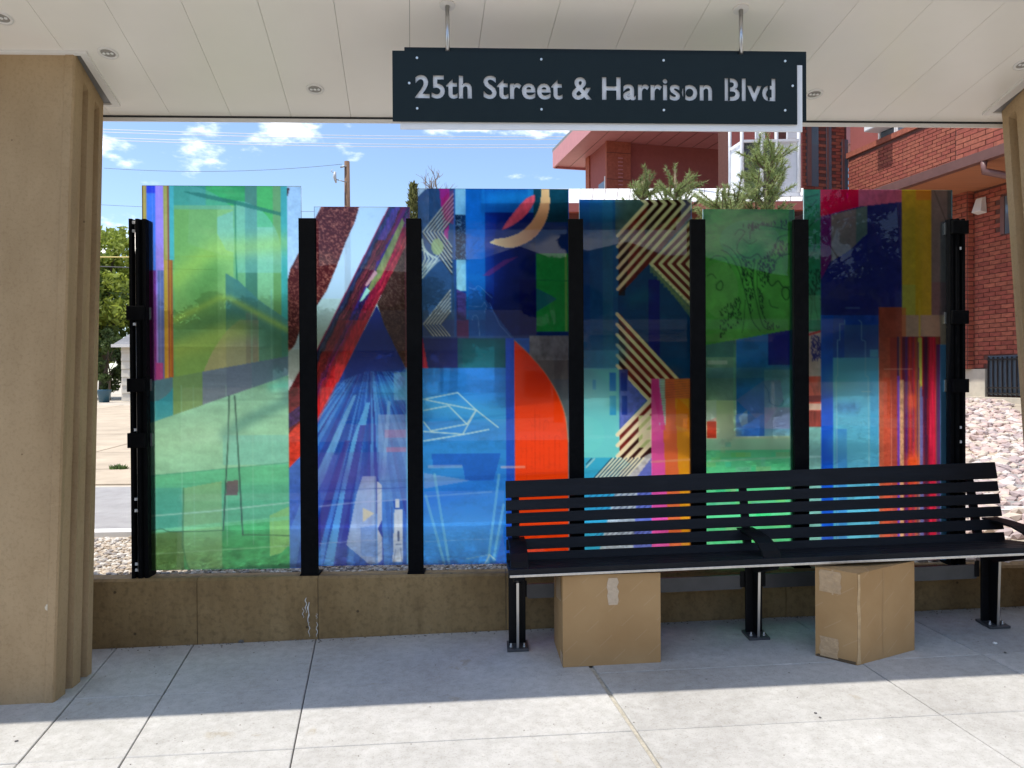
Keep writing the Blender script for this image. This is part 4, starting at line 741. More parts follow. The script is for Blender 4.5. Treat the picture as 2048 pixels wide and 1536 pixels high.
def pillar(A, B, At, Bt, back, lab, sgn, topfn):
    po = thing('concrete_pillar', (A[0]-sgn*.4, A[1], floor_z(A[0], A[1])), lab, 'pillar', 'pillars carrying the canopy')
    def prof(P, Q, xb, gd, zf):
        P = np.array(P[:2]); Q = np.array(Q[:2]); pts = []
        n = np.array([-sgn, 0.])
        pts.append((xb, P[1])); pts.append((P[0]-sgn*.042, P[1])); pts.append((P[0]-sgn*.038, P[1]-.004)); pts.append((P[0]-sgn*.006, P[1]-.004)); pts.append((P[0], P[1]+.006))
        for t, g in ((.28, 0), (.31, 1), (.44, 1), (.46, 0), (.68, 0), (.71, 1), (.84, 1), (.86, 0)):
            q = P+(Q-P)*t+n*gd*g; pts.append((q[0], q[1]))
        pts.append((Q[0], Q[1])); pts.append((xb, Q[1])); return [(x, y, zf(x, y)) for x, y in pts]
    xb = A[0]-sgn*back
    h1 = .06
    bot = prof(A, B, xb, .045, lambda x, y: floor_z(x, y)-.01)
    e = np.array(A[:2])+(np.array(At[:2])-np.array(A[:2]))*.965; e2 = np.array(B[:2])+(np.array(Bt[:2])-np.array(B[:2]))*.965
    mid = prof(e, e2, xb, .045, lambda x, y: ceil_z(y)-.085); mid2 = prof(e, e2, xb, 0.0, lambda x, y: ceil_z(y)-.06); top = prof(At, Bt, xb, 0.0, lambda x, y: ceil_z(y)-.002)
    b = MB(); n = len(bot); b.add(bot+mid+mid2+top, [tuple(range(n-1, -1, -1)), tuple(range(3*n, 4*n))]+[(k*n+i, k*n+(i+1) % n, (k+1)*n+(i+1) % n, (k+1)*n+i) for k in range(3) for i in range(n)])
    b.build('shaft', m_pil, po)
    return po
A = on_floor(108, 1405); B = on_floor(183, 1346); At = on_ceil(150, 105); Bt = on_ceil(207, 203)
pil = pillar(A, B, At, Bt, 1.0, 'tan tapered concrete pillar with grooved side, left of the green pane', 1, None)
Bt2 = on_ceil(2003, 222); slope = (at_depth(2046, 1040, Bt2[1])[0]-Bt2[0])/(at_depth(2046, 1040, Bt2[1])[2]-Bt2[2])
zb_ = floor_z(Bt2[0], Bt2[1]); B2 = np.array([Bt2[0]+slope*(zb_-Bt2[2]), Bt2[1]-.05, zb_]); A2 = np.array([B2[0]+.015, A[1], 0]); At2 = np.array([Bt2[0]-.063, At[1], 0])
pil2 = pillar(A2, B2, At2, Bt2, 1.0, 'tan tapered concrete pillar beside the brick building', -1, None)
def collar(q_in, q_out, far):
    fa = MB(); g = lambda p, d: (p[0], p[1], ceil_z(p[1])-d)
    P = [on_ceil(*q) for q in q_in]; Q = [on_ceil(*q) for q in q_out]
    fp = (far, P[0][1], 0); rp = (far, P[1][1], 0)
    fa.hexa([g(q, .003) for q in (fp, P[0], P[1], rp)], [g(q, .0005) for q in (fp, P[0], P[1], rp)]); fa.build('pillar_flashing', m_flash, roof)
    tr = MB(); fq = (far, Q[0][1], 0); rq = (far, Q[1][1], 0)
    for a, b, c, d in ((P[0], Q[0], Q[1], P[1]), (fp, fq, Q[0], P[0]), (P[1], Q[1], rq, rp)): tr.hexa([g(q, .012) for q in (a, b, c, d)], [g(q, .0008) for q in (a, b, c, d)])
    tr.build('flashing_trim', m_trim, roof)
collar(((161, 106), (224, 205)), ((173, 101), (241, 209)), -2.9)
collar(((2120, 115), (1984, 222)), ((2100, 111), (1964, 226)), 3.75)
# marks on the pillars
m_patch = mat('pale mortar patch', (.56, .48, .36), .85, var=.12, scale=30); m_spall = mat('dark spalled hole', (.16, .12, .08), .95)
def blob(name, px, py, Y, r, m, parent, sx=1., sz=1., off=.003):
    p = at_depth(px, py, Y); rg = random.Random(px); N = 18; rr_ = [r*(1+.25*rg.uniform(-1, 1)) for _ in range(N)]
    MB().add([(p[0]+rr_[k]*sx*math.cos(2*math.pi*k/N), Y-off, p[2]+rr_[k]*sz*math.sin(2*math.pi*k/N)) for k in range(N)], [tuple(range(N))]).build(name, m, parent)
blob('mortar_patch', 96, 1215, A[1], .0135, m_patch, pil)
# ------------------------------------------------------------------ hanging street sign
m_sign = mat('dark slate sign paint', (.0075, .0155, .0165), .45, var=.06, scale=20, spec=.22); m_swhite = mat('white sign backing', (.8, .79, .77), .55, var=.03)
SY = 2.99
sg = thing('hanging_sign', (.46, SY, 2.62), 'dark hanging street sign with cut out white lettering', 'sign')
P = lambda px, py, y: at_depth(px, py, y)
def plate(name, l_, t_, r_, b_, y0, th, m, bev=.0015):
    cx, cy = (l_+r_)/2, (t_+b_)/2; x0, x1 = P(l_, cy, y0)[0], P(r_, cy, y0)[0]; z1, z0 = P(cx, t_, y0)[2], P(cx, b_, y0)[2]
    return MB().box((x0, y0, z0), (x1, y0+th, z1)).build(name, m, sg, bev), (x0, x1, z0, z1)
plate('back_plate', 809, 98.5, 1613, 239.5, SY+.030, .006, m_sign)
_, wb = plate('white_plate', 800, 126, 1605, 261, SY+.0065, .006, m_swhite)
# front plate with the lettering cut right through
cu = bpy.data.curves.new('lettering', 'FONT'); cu.body = '25th Street & Harrison Blvd'; cu.size = 1; cu.offset = .026; cu.space_character = 1.06; cu.resolution_u = 4
to = bpy.data.objects.new('lettering_tmp', cu); C.objects.link(to)
cu.extrude = .05; cu.fill_mode = 'BOTH'
dg = bpy.context.evaluated_depsgraph_get(); tm = bpy.data.meshes.new_from_object(to.evaluated_get(dg)); bpy.data.objects.remove(to)
bm = bmesh.new(); bm.from_mesh(tm); bmesh.ops.remove_doubles(bm, verts=bm.verts, dist=1e-5); bmesh.ops.recalc_face_normals(bm, faces=bm.faces)
xs_ = [v.co.x for v in bm.verts]; tx0, tx1 = min(xs_), max(xs_); ty0, ty1 = 0.0, max(v.co.y for v in bm.verts)
fx0, fx1, fzb, fzt = P(785, 175, SY)[0], P(1594, 175, SY)[0], P(1190, 246, SY)[2], P(1190, 106, SY)[2]
lx0, lx1, lz0, lz1 = P(830, 175, SY)[0], P(1551, 175, SY)[0], P(1190, 198, SY)[2], P(1190, 153, SY)[2]
kx, kz = (lx1-lx0)/(tx1-tx0), (lz1-lz0)/(ty1-ty0)
for v in bm.verts: v.co = Vector((lx0+(v.co.x-tx0)*kx, SY+(.006 if v.co.z > 0 else -.006), lz0+(v.co.y-ty0)*kz))
bmesh.ops.recalc_face_normals(bm, faces=bm.faces); bm.to_mesh(tm); bm.free()
cut = bpy.data.objects.new('cutter', tm); C.objects.link(cut)
fp = MB().box((fx0, SY-.002, fzb), (fx1, SY+.002, fzt)).build('front_plate', m_sign, sg)
bo = fp.modifiers.new('cut', 'BOOLEAN'); bo.operation = 'DIFFERENCE'; bo.object = cut; bo.solver = 'EXACT'; bo.use_self = True
bpy.context.view_layer.update(); dg = bpy.context.evaluated_depsgraph_get(); me = bpy.data.meshes.new_from_object(fp.evaluated_get(dg)); fp.modifiers.clear(); fp.data = me; bpy.data.objects.remove(cut)
print('SIGN', len(me.polygons), (lx0, lx1, lz0, lz1))
m_zinc = mat('zinc screw', (.7, .72, .68), .3, .6)
for (px, py) in ((834, 116), (1082.5, 119), (1327, 121), (1570, 122.5), (834.5, 217), (1083, 219), (1327.5, 220.5), (1570, 221), (818.5, 166.5), (1585, 172)):
    c = P(px, py, SY-.002); MB().disc((c[0], SY-.002, c[2]), (0, -1, 0), .0048, .003, 12).build('screw', m_zinc, sg); MB().disc((c[0], SY-.0021, c[2]), (0, -1, 0), .0068, .0006, 12).build('washer', m_dark, sg); MB().disc((c[0], SY+.004, c[2]), (0, 1, 0), .004, .0024, 8).build('standoff', m_zinc, sg)
for (px, y0, y1) in ((1368.5, 168, 201), (1458, 151, 201), (1537.5, 166, 201)):
    hw = (P(px+1.7, 175, SY)[0]-P(px-1.7, 175, SY)[0])/2; cx_ = P(px, 175, SY)[0]; MB().box((cx_-hw, SY-.0016, P(px, y1, SY)[2]), (cx_+hw, SY+.0016, P(px, y0, SY)[2])).build('stencil_bridge', m_sign, sg)
for (px, cy) in ((895, 13), (1482, 21)):
    c = on_ceil(px, cy); yy = SY+.0215
    x = P(px, 60, yy)[0]; zt = ceil_z(yy)
    MB().tube([(x, yy, P(px, 106, yy)[2]-.03), (x, yy, zt)], .0085, 14).build('hanger_rod', m_steel, sg)
    V = Vector((x, yy, zt)); MB().tube([V, V+cn*.006], .031, 24).build('ceiling_rosette', m_trim, sg)
# ------------------------------------------------------------------ bench
m_bslat = mat('black stained slat', (.007, .008, .011), .5, var=.3, scale=25, stretch=(.15, 1, 1), bump=.08, bscale=60, spec=.2)
m_bmet = mat('black bench steel', (.006, .006, .007), .45, var=.2, scale=14, spec=.15); m_bgrey = mat('charcoal beam', (.075, .076, .08), .42, .25, var=.15, scale=12)
BX0, BX1 = .113, 2.70
bz = lambda x: floor_z(x, 3.6)
be = thing('bench', ((BX0+BX1)/2, 3.67, bz(1.4)), 'long black slatted bench with three low armrests in front of the glass screen', 'bench')
def bar(name, pr, x0, x1, m, bev=.0015, parent=be):   # profile in depth and height above the pavement, run along the pavement's slope
    n = len(pr); V = [(x0, y, z+bz(x0)) for y, z in pr]+[(x1, y, z+bz(x1)) for y, z in pr]
    return MB().add(V, [tuple(range(n)), tuple(range(2*n-1, n-1, -1))]+[(i, i+n, (i+1) % n+n, (i+1) % n) for i in range(n)]).build(name, m, parent, bev)
yb, zb0, yt, zt0 = 3.800, .405, 3.905, .775
zt0 = float(at_depth(1100, 960, yt)[2]-bz(.3)); zb0 = float(at_depth(1100, 1121, yb)[2]-bz(.3))
def along(t, off=0):
    d = Vector((yt-yb, zt0-zb0)); n = Vector((d.y, -d.x)).normalized(); return (yb+d.x*t+n.x*off*-1, zb0+d.y*t-n.y*off)
def fr(py): return (1121-py)/(1121-960.)
for (a, b_) in ((960, 994), (999.5, 1020), (1025.5, 1046), (1051.5, 1071.5), (1077, 1098), (1103.5, 1121)):
    t0, t1 = fr(b_), fr(a); bar('back_slat', [along(t0, 0), along(t1, 0), along(t1, .022), along(t0, .022)], BX0, BX1-.02*(1-t1), m_bslat)
sf = float(at_depth(1200, 1131, 3.45)[2]-bz(.55))     # seat front height
sl = (sf-.045, 3.79)
def seat(y, o=0): t = (y-3.45)/(3.79-3.45); return (y, sf-.042*t+o)
for k in range(4):
    y0 = 3.485+k*.077; y1 = y0+.066; bar('seat_slat', [seat(y0), seat(y1), seat(y1, -.022), seat(y0, -.022)], BX0, BX1, m_bslat)
bar('front_rail', [seat(3.438), seat(3.477), seat(3.477, -.03), (3.438, sf-.022)], BX0, BX1+.0, m_bslat)
bar('edge_strip', [(3.4345, sf-.0235), (3.446, sf-.0235), (3.446, sf-.035), (3.4345, sf-.035)], BX0+.004, BX1, m_steel, .001)
AP = [(3.865, sf+.062), (3.74, sf+.064), (3.64, sf+.060), (3.565, sf+.045), (3.512, sf+.018), (3.482, sf-.004)]
for (xc, w_) in ((.165, .085), (1.352, .085), (2.655, .085)):
    x0, x1 = xc-w_/2, xc+w_/2; b = MB(); n = len(AP)
    V = []; th = .010
    for i, (y, z) in enumerate(AP):
        a0 = AP[max(0, i-1)]; a1 = AP[min(n-1, i+1)]; d = Vector((a1[0]-a0[0], a1[1]-a0[1])).normalized(); nn = Vector((-d.y, d.x))
        for x in (x0, x1): V += [(x, y, z+bz(x)), (x, y-nn.x*-th, z+bz(x)+nn.y*th)]
    fs = []
    for i in range(n-1):
        o, q = i*4, (i+1)*4; fs += [(o, o+2, q+2, q), (o+1, q+1, q+3, o+3), (o, q, q+1, o+1), (o+2, o+3, q+3, q+2)]
    fs += [(0, 1, 3, 2), ((n-1)*4, (n-1)*4+2, (n-1)*4+3, (n-1)*4+1)]
    b.add(V, fs).build('armrest', m_bmet, be, .002)
m_nut = mat('galvanised bolt', (.42, .42, .41), .35, .9)
for (px, py) in ((1036, 1303), (1518, 1279), (2001, 1258)):
    c = on_floor(px, py); x = float(c[0]); Z = bz(x); yf = 3.655
    leg = bar('leg', [(yf+.075, .012), (yf+.087, .012), (yf+.087, sf-.06), (yf+.075, sf-.06)], x-.042, x+.042, m_bmet)
    MB().hexa([(x-.0045, yf+.016, Z+.012), (x+.0045, yf+.016, Z+.012), (x+.0045, yf+.074, Z+.012), (x-.0045, yf+.074, Z+.012)], [(x-.0045, yf-.0, Z+sf-.075), (x+.0045, yf-.0, Z+sf-.075), (x+.0045, yf+.074, Z+sf-.075), (x-.0045, yf+.074, Z+sf-.075)]).build('web', m_bmet, leg, .001)
    MB().hexa([(x-.006, yf+.012, Z+.012), (x+.006, yf+.012, Z+.012), (x+.006, yf+.0155, Z+.012), (x-.006, yf+.0155, Z+.012)], [(x-.006, yf-.004, Z+sf-.075), (x+.006, yf-.004, Z+sf-.075), (x+.006, yf-.0005, Z+sf-.075), (x-.006, yf-.0005, Z+sf-.075)]).build('bare_edge', m_steel, leg)
    fpz = MB(); fpz.add([(xx, yy, floor_z(xx, yy)+zz) for zz in (.0006, .0125) for xx, yy in ((x-.052, yf-.005), (x+.052, yf-.005), (x+.052, yf+.11), (x-.052, yf+.11))], [(3, 2, 1, 0), (4, 5, 6, 7), (0, 1, 5, 4), (1, 2, 6, 5), (2, 3, 7, 6), (3, 0, 4, 7)])
    ft = fpz.build('foot_plate', m_bgrey, leg, .001)
    for dx in (-.032, .032): MB().tube([(x+dx, yf+.028, Z+.012), (x+dx, yf+.028, Z+.034)], .0055, 8).tube([(x+dx, yf+.028, Z+.0128), (x+dx, yf+.028, Z+.022)], .0095, 6).build('anchor_bolt', m_nut, leg)
    bar('seat_bracket', [(3.45, sf-.036), (3.80, sf-.075), (3.80, sf-.095), (yf+.09, sf-.12), (yf, sf-.12), (3.47, sf-.058)], x-.022, x+.022, m_bmet)
    bar('back_bracket', [along(-.05, -.0015), along(.97, -.0015), along(.97, -.012), along(-.05, -.03)], x-.02, x+.02, m_bmet)
b0, b1 = float(at_depth(1075, 1167.5, 3.76)[2]-bz(.2)), float(at_depth(1075, 1196, 3.76)[2]-bz(.2))
for (xa, xb_) in ((.212, 1.302), (1.402, 2.515)):
    bm_ = [(xa, b1+.012), (xa+.008, b1), (xb_-.008, b1), (xb_, b1+.012), (xb_, b0-.012), (xb_-.008, b0), (xa+.008, b0), (xa, b0-.012)]
    n = 8; V = [(x, y, z+bz(x)) for y in (3.750, 3.762) for x, z in bm_]
    MB().add(V, [tuple(range(n)), tuple(range(2*n-1, n-1, -1))]+[(i, i+n, (i+1) % n+n, (i+1) % n) for i in range(n)]).build('stretcher', m_bgrey, be)
for (xc, s_) in ((.20, 1), (1.30, -1), (1.405, 1), (2.51, -1)): bar('stretcher_tab', [(3.745, b1+.01), (3.749, b1+.01), (3.749, b0+.02), (3.745, b0+.02)], xc-.012, xc+.012, m_bmet)

# ------------------------------------------------------------------ cartons
def card_mat():
    m = bpy.data.materials.new('printed cardboard'); m.use_nodes = True; t = m.node_tree; l = t.links.new; b = t.nodes['Principled BSDF']; b.inputs['Roughness'].default_value = .78; b.inputs['Specular IOR Level'].default_value = .25
    tcn = t.nodes.new('ShaderNodeTexCoord'); n = t.nodes.new('ShaderNodeTexNoise'); n.inputs['Scale'].default_value = 5; n.inputs['Detail'].default_value = 7; l(tcn.outputs['Object'], n.inputs['Vector'])
    r = t.nodes.new('ShaderNodeValToRGB'); l(n.outputs[0], r.inputs[0]); r.color_ramp.elements[0].position = .3; r.color_ramp.elements[1].position = .7; r.color_ramp.elements[0].color = (.37, .215, .09, 1); r.color_ramp.elements[1].color = (.43, .265, .12, 1)
    mp = t.nodes.new('ShaderNodeMapping'); mp.inputs['Rotation'].default_value = (0, R(42), 0); l(tcn.outputs['Object'], mp.inputs[0])
    sx = t.nodes.new('ShaderNodeSeparateXYZ'); l(mp.outputs[0], sx.inputs[0])
    def M(op, a, bb):
        q = t.nodes.new('ShaderNodeMath'); q.operation = op
        for i, v in enumerate((a, bb)):
            if isinstance(v, (int, float)): q.inputs[i].default_value = v
            else: l(v, q.inputs[i])
        return q.outputs[0]
    fr_ = M('FRACT', M('MULTIPLY', sx.outputs['Z'], 11.0), 0); ln = M('LESS_THAN', fr_, .045)
    ds = M('GREATER_THAN', M('FRACT', M('ADD', M('MULTIPLY', sx.outputs['X'], 7.3), M('FLOOR', M('MULTIPLY', sx.outputs['Z'], 11.0), 0)), 0), .45)
    mx = t.nodes.new('ShaderNodeMix'); mx.data_type = 'RGBA'; l(M('MULTIPLY', M('MULTIPLY', ln, ds), .16), mx.inputs[0]); l(r.outputs[0], mx.inputs[6]); mx.inputs[7].default_value = (.58, .44, .29, 1); l(mx.outputs[2], b.inputs['Base Color'])
    n3 = t.nodes.new('ShaderNodeTexNoise'); n3.inputs['Scale'].default_value = 9; l(tcn.outputs['Object'], n3.inputs['Vector']); bp = t.nodes.new('ShaderNodeBump'); bp.inputs['Strength'].default_value = .25; bp.inputs['Distance'].default_value = .02; l(n3.outputs[0], bp.inputs['Height']); l(bp.outputs[0], b.inputs['Normal']); return m
m_card = card_mat(); m_tape = mat('clear packing tape', (.45, .30, .165), .3, var=.14, scale=30, spec=.45, bump=.25, bscale=60); m_paper = mat('paper tape', (.55, .42, .29), .7, var=.08, scale=50, bump=.4, bscale=90); m_core = mat('dark carton seam', (.10, .065, .035), .9)
def carton(name, base, hgts, lab):
    """base: four floor corners, hgts: four heights; walls subdivided and softly dented"""
    o = thing(name, tuple(np.mean(base, 0)), lab, 'box', 'cartons under the bench'); rg = random.Random(len(lab))
    N = 9; mb = MB(); ctr = np.mean(base, 0); G = {}
    def W(i, s, t):
        a, b_ = np.array(base[i]), np.array(base[(i+1) % 4]); ha, hb = hgts[i], hgts[(i+1) % 4]
        p = a+(b_-a)*s; h = ha+(hb-ha)*s; p = p+np.array([0, 0, h*t]); d = (ctr-p); d[2] = 0; d /= np.linalg.norm(d)+1e-9
        q = (mnoise.noise(Vector(p*3.1))*.014+mnoise.noise(Vector(p*9.0))*.005)*math.sin(math.pi*s)*math.sin(math.pi*min(1, t*1.05)); return tuple(p+d*(abs(q)))
    for i in range(4):
        V = [W(i, s/N, t/N) for t in range(N+1) for s in range(N+1)]
        mb.add(V, [(t*(N+1)+s, t*(N+1)+s+1, (t+1)*(N+1)+s+1, (t+1)*(N+1)+s) for t in range(N) for s in range(N)], 0, True)
    top = [np.array(base[i])+np.array([0, 0, hgts[i]]) for i in range(4)]
    body = mb.build('carton_wall', m_card, o)
    # two long top flaps with the seam between them, and the bottom
    e = lambda a, b_, s: tuple(a+(b_-a)*s)
    for s0, s1 in ((0.0, .4955), (.5045, 1.0)):
        b = MB(); q = [e(top[0], top[3], s0), e(top[1], top[2], s0), e(top[1], top[2], s1), e(top[0], top[3], s1)]; b.hexa([(x, y, z-.004) for x, y, z in q], [(x, y, z+.0008) for x, y, z in q]); b.build('top_flap', m_card, o)
    b = MB(); b.add([tuple(np.array(p)+np.array([0, 0, .002])) for p in base], [(0, 1, 2, 3)]); b.build('bottom', m_core, o)
    return o, W
def strip(o, W, i, s0, s1, t0, t1, m, name, off=.0016, wav=.0):
    a = np.array(W(i, 0, .5)); b_ = np.array(W(i, 1, .5)); d = b_-a; n = np.array([d[1], -d[0], 0]); n /= np.linalg.norm(n); K = 6; V = []; rg = random.Random(int(s0*100)+i)
    for t in range(K+1):
        for s in range(K+1):
            jit = wav*rg.uniform(-1, 1) if s in (0, K) else 0
            V.append(tuple(np.array(W(i, s0+(s1-s0)*s/K+jit, t0+(t1-t0)*t/K))+n*off))
    MB().add(V, [(t*(K+1)+s, t*(K+1)+s+1, (t+1)*(K+1)+s+1, (t+1)*(K+1)+s) for t in range(K) for s in range(K)], 0, True).build(name, m, o)
fl = lambda x, y: (x, y, floor_z(x, y))
a, b_ = on_floor(1126, 1335), on_floor(1321.5, 1325); hh = float(at_depth(1123, 1150, a[1])[2]-a[2]); hr = float(at_depth(1314, 1144, b_[1])[2]-b_[2])
base = [fl(a[0], a[1]), fl(b_[0], b_[1]), fl(b_[0]+.005, b_[1]+.30), fl(a[0]-.012, a[1]+.30)]
base = [np.array(q) for q in base]
c1, W1 = carton('cardboard_box', base, [hh-.004, hr-.004, hr-.085, hh-.085], 'brown cardboard box facing squarely forward with one strip of paper tape')
strip(c1, W1, 0, .46, .565, .66, .96, m_paper, 'paper_tape', wav=.012); strip(c1, W1, 3, .75, 1.0, .02, .14, m_tape, 'clear_tape'); strip(c1, W1, 3, .3, .8, .7, .98, m_tape, 'clear_tape')
pF, pL, pR = on_floor(1715, 1331), on_floor(1634, 1317), on_floor(1829, 1300)
hF = float(at_depth(1706, 1148, pF[1])[2]-pF[2]); hL = float(at_depth(1627, 1137, pL[1])[2]-pL[2]); hR = float(at_depth(1824, 1122, pR[1])[2]-pR[2])
pL = pF+(pL-pF)*1.0+np.array([0.006, .03, 0]); pL[2] = floor_z(pL[0], pL[1])
base = [np.array(fl(q[0], q[1])) for q in (pL, pF, pR, pL+pR-pF)]
c2, W2 = carton('cardboard_box', base, [hL, hF, hR, hR-.03], 'brown cardboard box set cornerwise with crumpled clear tape, under the right half of the bench')
strip(c2, W2, 0, .10, .62, .74, .98, m_tape, 'clear_tape', wav=.02); strip(c2, W2, 0, .12, .55, .02, .24, m_tape, 'clear_tape', wav=.03); strip(c2, W2, 1, .44, .452, .02, .98, mat('worn fold', (.40, .245, .11), .85), 'fold_crease', off=.0012); strip(c2, W2, 1, .0, .05, .01, .99, mat('scuffed corner', (.52, .35, .18), .85, var=.2, scale=25), 'scuffed_corner', off=.0012, wav=.012); strip(c2, W2, 0, .03, .97, .0, .035, m_core, 'torn_bottom_edge', off=.0014, wav=.03); strip(c2, W2, 0, .40, .44, .72, 1.0, m_tape, 'clear_tape', off=.002)
# ------------------------------------------------------------------ ground cover behind the screen
def stones(name, cells, rmin, rmax, mats, label, seed, sq=.6, kind='stuff', cat='gravel', sub=1):
    rg = random.Random(seed); vs, fs = ico(None, 1, sub); vs = np.array(vs); V = []; Fc = []; MI = []; nv = len(vs)
    for (x, y) in cells:
        r = rmin+(rmax-rmin)*rg.random()**1.6; sc = np.array([r*rg.uniform(.75, 1.25), r*rg.uniform(.75, 1.25), r*sq*rg.uniform(.8, 1.2)]); an = rg.uniform(0, 6.28); ca, sa = math.cos(an), math.sin(an)
        tilt = rg.uniform(-.4, .4); jit = 1+.22*(np.array([rg.random() for _ in range(nv)])-.5)
        q = vs*jit[:, None]*sc; q = np.stack([q[:, 0]*ca-q[:, 1]*sa, q[:, 0]*sa+q[:, 1]*ca, q[:, 2]+q[:, 0]*tilt], 1)+np.array([x, y, terrain(x, y)+r*sq*.25])
        o = len(V)*nv; V.append(q); Fc += [tuple(i+o for i in f) for f in fs]; mi = rg.randrange(len(mats)); MI += [mi]*len(fs)
    me = bpy.data.meshes.new(name); me.from_pydata(np.concatenate(V).tolist(), [], Fc)
    for m in mats: me.materials.append(m)
    me.polygons.foreach_set('material_index', MI); me.update(); o = link(name, me); return tag(o, label, cat, kind=kind)
def scatter(x0, x1, y0, y1, sp, seed, cond=lambda x, y: True):
    rg = random.Random(seed); out_ = []; y = y0
    while y < y1:
        x = x0
        while x < x1:
            xx, yy = x+rg.uniform(-.5, .5)*sp, y+rg.uniform(-.5, .5)*sp
            if cond(xx, yy): out_.append((xx, yy))
            x += sp
        y += sp
    return out_
mg = [mat('gravel cream', (.50, .42, .33), .85, var=.15, scale=20), mat('gravel tan', (.38, .30, .22), .85, var=.15, scale=20), mat('gravel pale', (.60, .56, .50), .85, var=.1, scale=20), mat('gravel grey', (.30, .27, .25), .85, var=.15, scale=20)]
kerbY = lambda x: 4.98+.02*x
stones('gravel', scatter(-3.6, 1.3, DW+.115, 4.98, .026, 5, lambda x, y: y < kerbY(x)-.06), .009, .021, mg, 'small cream and tan gravel between the low wall and the road kerb', 2)
mc = [mat('cobble rose', (.52, .39, .35), .8, var=.18, scale=14), mat('cobble white', (.60, .53, .49), .8, var=.12, scale=14), mat('cobble mauve', (.40, .32, .31), .8, var=.15, scale=14), mat('cobble cream', (.55, .46, .38), .8, var=.12, scale=14)]
stones('cobbles', scatter(1.9, 10.5, DW+.16, 13, .085, 6, lambda x, y: x > 1.9+.10*(y-4) and x < 3.2+.58*(y-3)), .034, .075, mc, 'large pink and white river cobbles on the bank below the brick building', 3, .62)
stones('bank_gravel', scatter(1.0, 3.0, DW+.14, 12.0, .055, 9, lambda x, y: x < 2.2+.1*(y-4) and y > kerbY(x)*.2), .018, .034, mg, 'mixed gravel behind the right half of the glass screen', 4)
m_conc2 = mat('old driveway concrete', (.45, .365, .265), .9, var=.16, scale=2.2, bump=.2, bscale=60); m_road = mat('worn grey road', (.31, .295, .285), .9, var=.14, scale=5, bump=.25, bscale=90); m_kerb2 = mat('pale kerb', (.70, .68, .65), .8, var=.06)
RX = 6.0
sheet('road', lambda x, y: (x, kerbY(x)+.09+(y-5)), -26, RX, 5, 6.75, 64, 6, m_road, .006)
b = MB(); n = 60
for i in range(n):
    xa_, xb_ = -26+(RX+26)*i/n, -26+(RX+26)*(i+1)/n
    b.hexa([(xa_, kerbY(xa_)-.03, terrain(xa_, 5)-.1), (xb_, kerbY(xb_)-.03, terrain(xb_, 5)-.1), (xb_, kerbY(xb_)+.09, terrain(xb_, 5)-.1), (xa_, kerbY(xa_)+.09, terrain(xa_, 5)-.1)], [(xa_, kerbY(xa_)-.03, terrain(xa_, 5)+.03), (xb_, kerbY(xb_)-.03, terrain(xb_, 5)+.03), (xb_, kerbY(xb_)+.09, terrain(xb_, 5)+.03), (xa_, kerbY(xa_)+.09, terrain(xa_, 5)+.03)])
tag(b.build('road_kerb', m_kerb2), kind='structure')
drv = thing('driveway', (-3, 9, terrain(-3, 9)), None, None); tag(drv, kind='structure')
dy = [6.86, 7.75, 9.1, 11.2, 14.5, 17.6]
for k in range(len(dy)-1):
    for (xa_, xb_) in ((-12, -8.2), (-8.2, -4.6), (-4.6, -1.2), (-1.2, 2.0), (2.0, 5.0)):
        q = [(x, y, terrain(x, y)+.012) for x, y in ((xa_+.012, dy[k]+.012), (xb_-.012, dy[k]+.012), (xb_-.012, dy[k+1]-.012), (xa_+.012, dy[k+1]-.012))]
        MB().hexa([(x, y, z-.08) for x, y, z in q], q).build('driveway_slab', m_conc2, drv)
# weeds in the crack of the driveway
m_weed = mat('weed leaves', (.10, .17, .04), .8, var=.3, scale=40)
wd = MB(); rg = random.Random(2)
for k in range(120):
    c = at_depth(rg.uniform(222, 252), 936, 7.75); x, y = c[0], 7.75+rg.uniform(-.03, .03); z = terrain(x, y)+.01; h = rg.uniform(.02, .06); a = rg.uniform(0, 6.28); dx, dy_ = math.cos(a)*.012, math.sin(a)*.012; lx, ly = rg.uniform(-.04, .04), rg.uniform(-.03, .03)
    wd.add([(x-dx, y-dy_, z), (x+dx, y+dy_, z), (x+lx, y+ly, z+h)], [(0, 1, 2)])
tag(wd.build('weeds', m_weed), 'green weeds growing in a driveway crack left of the end post', 'weeds')

# ------------------------------------------------------------------ trees and plants
def leaf_mat(name, c, tr=.35, var=.35):
    m = bpy.data.materials.new(name); m.use_nodes = True; t = m.node_tree; l = t.links.new; b = t.nodes['Principled BSDF']; b.inputs['Roughness'].default_value = .55; b.inputs['Specular IOR Level'].default_value = .3
    geo = t.nodes.new('ShaderNodeNewGeometry'); n = t.nodes.new('ShaderNodeTexNoise'); n.inputs['Scale'].default_value = 2.2; n.inputs['Detail'].default_value = 8; l(geo.outputs['Position'], n.inputs['Vector'])
    r = t.nodes.new('ShaderNodeValToRGB'); l(n.outputs[0], r.inputs[0]); r.color_ramp.elements[0].position = .35; r.color_ramp.elements[1].position = .66; r.color_ramp.elements[0].color = (*[v*(1-var) for v in c], 1); r.color_ramp.elements[1].color = (*[v*(1+var) for v in c], 1); l(r.outputs[0], b.inputs['Base Color'])
    tl = t.nodes.new('ShaderNodeBsdfTranslucent'); l(r.outputs[0], tl.inputs[0]); mx = t.nodes.new('ShaderNodeMixShader'); mx.inputs[0].default_value = tr; l(b.outputs[0], mx.inputs[1]); l(tl.outputs[0], mx.inputs[2]); l(mx.outputs[0], t.nodes['Material Output'].inputs[0]); return m
m_bark = mat('bark', (.12, .09, .065), .95, var=.35, scale=8, stretch=(1, 1, .25), bump=.6, bscale=25)
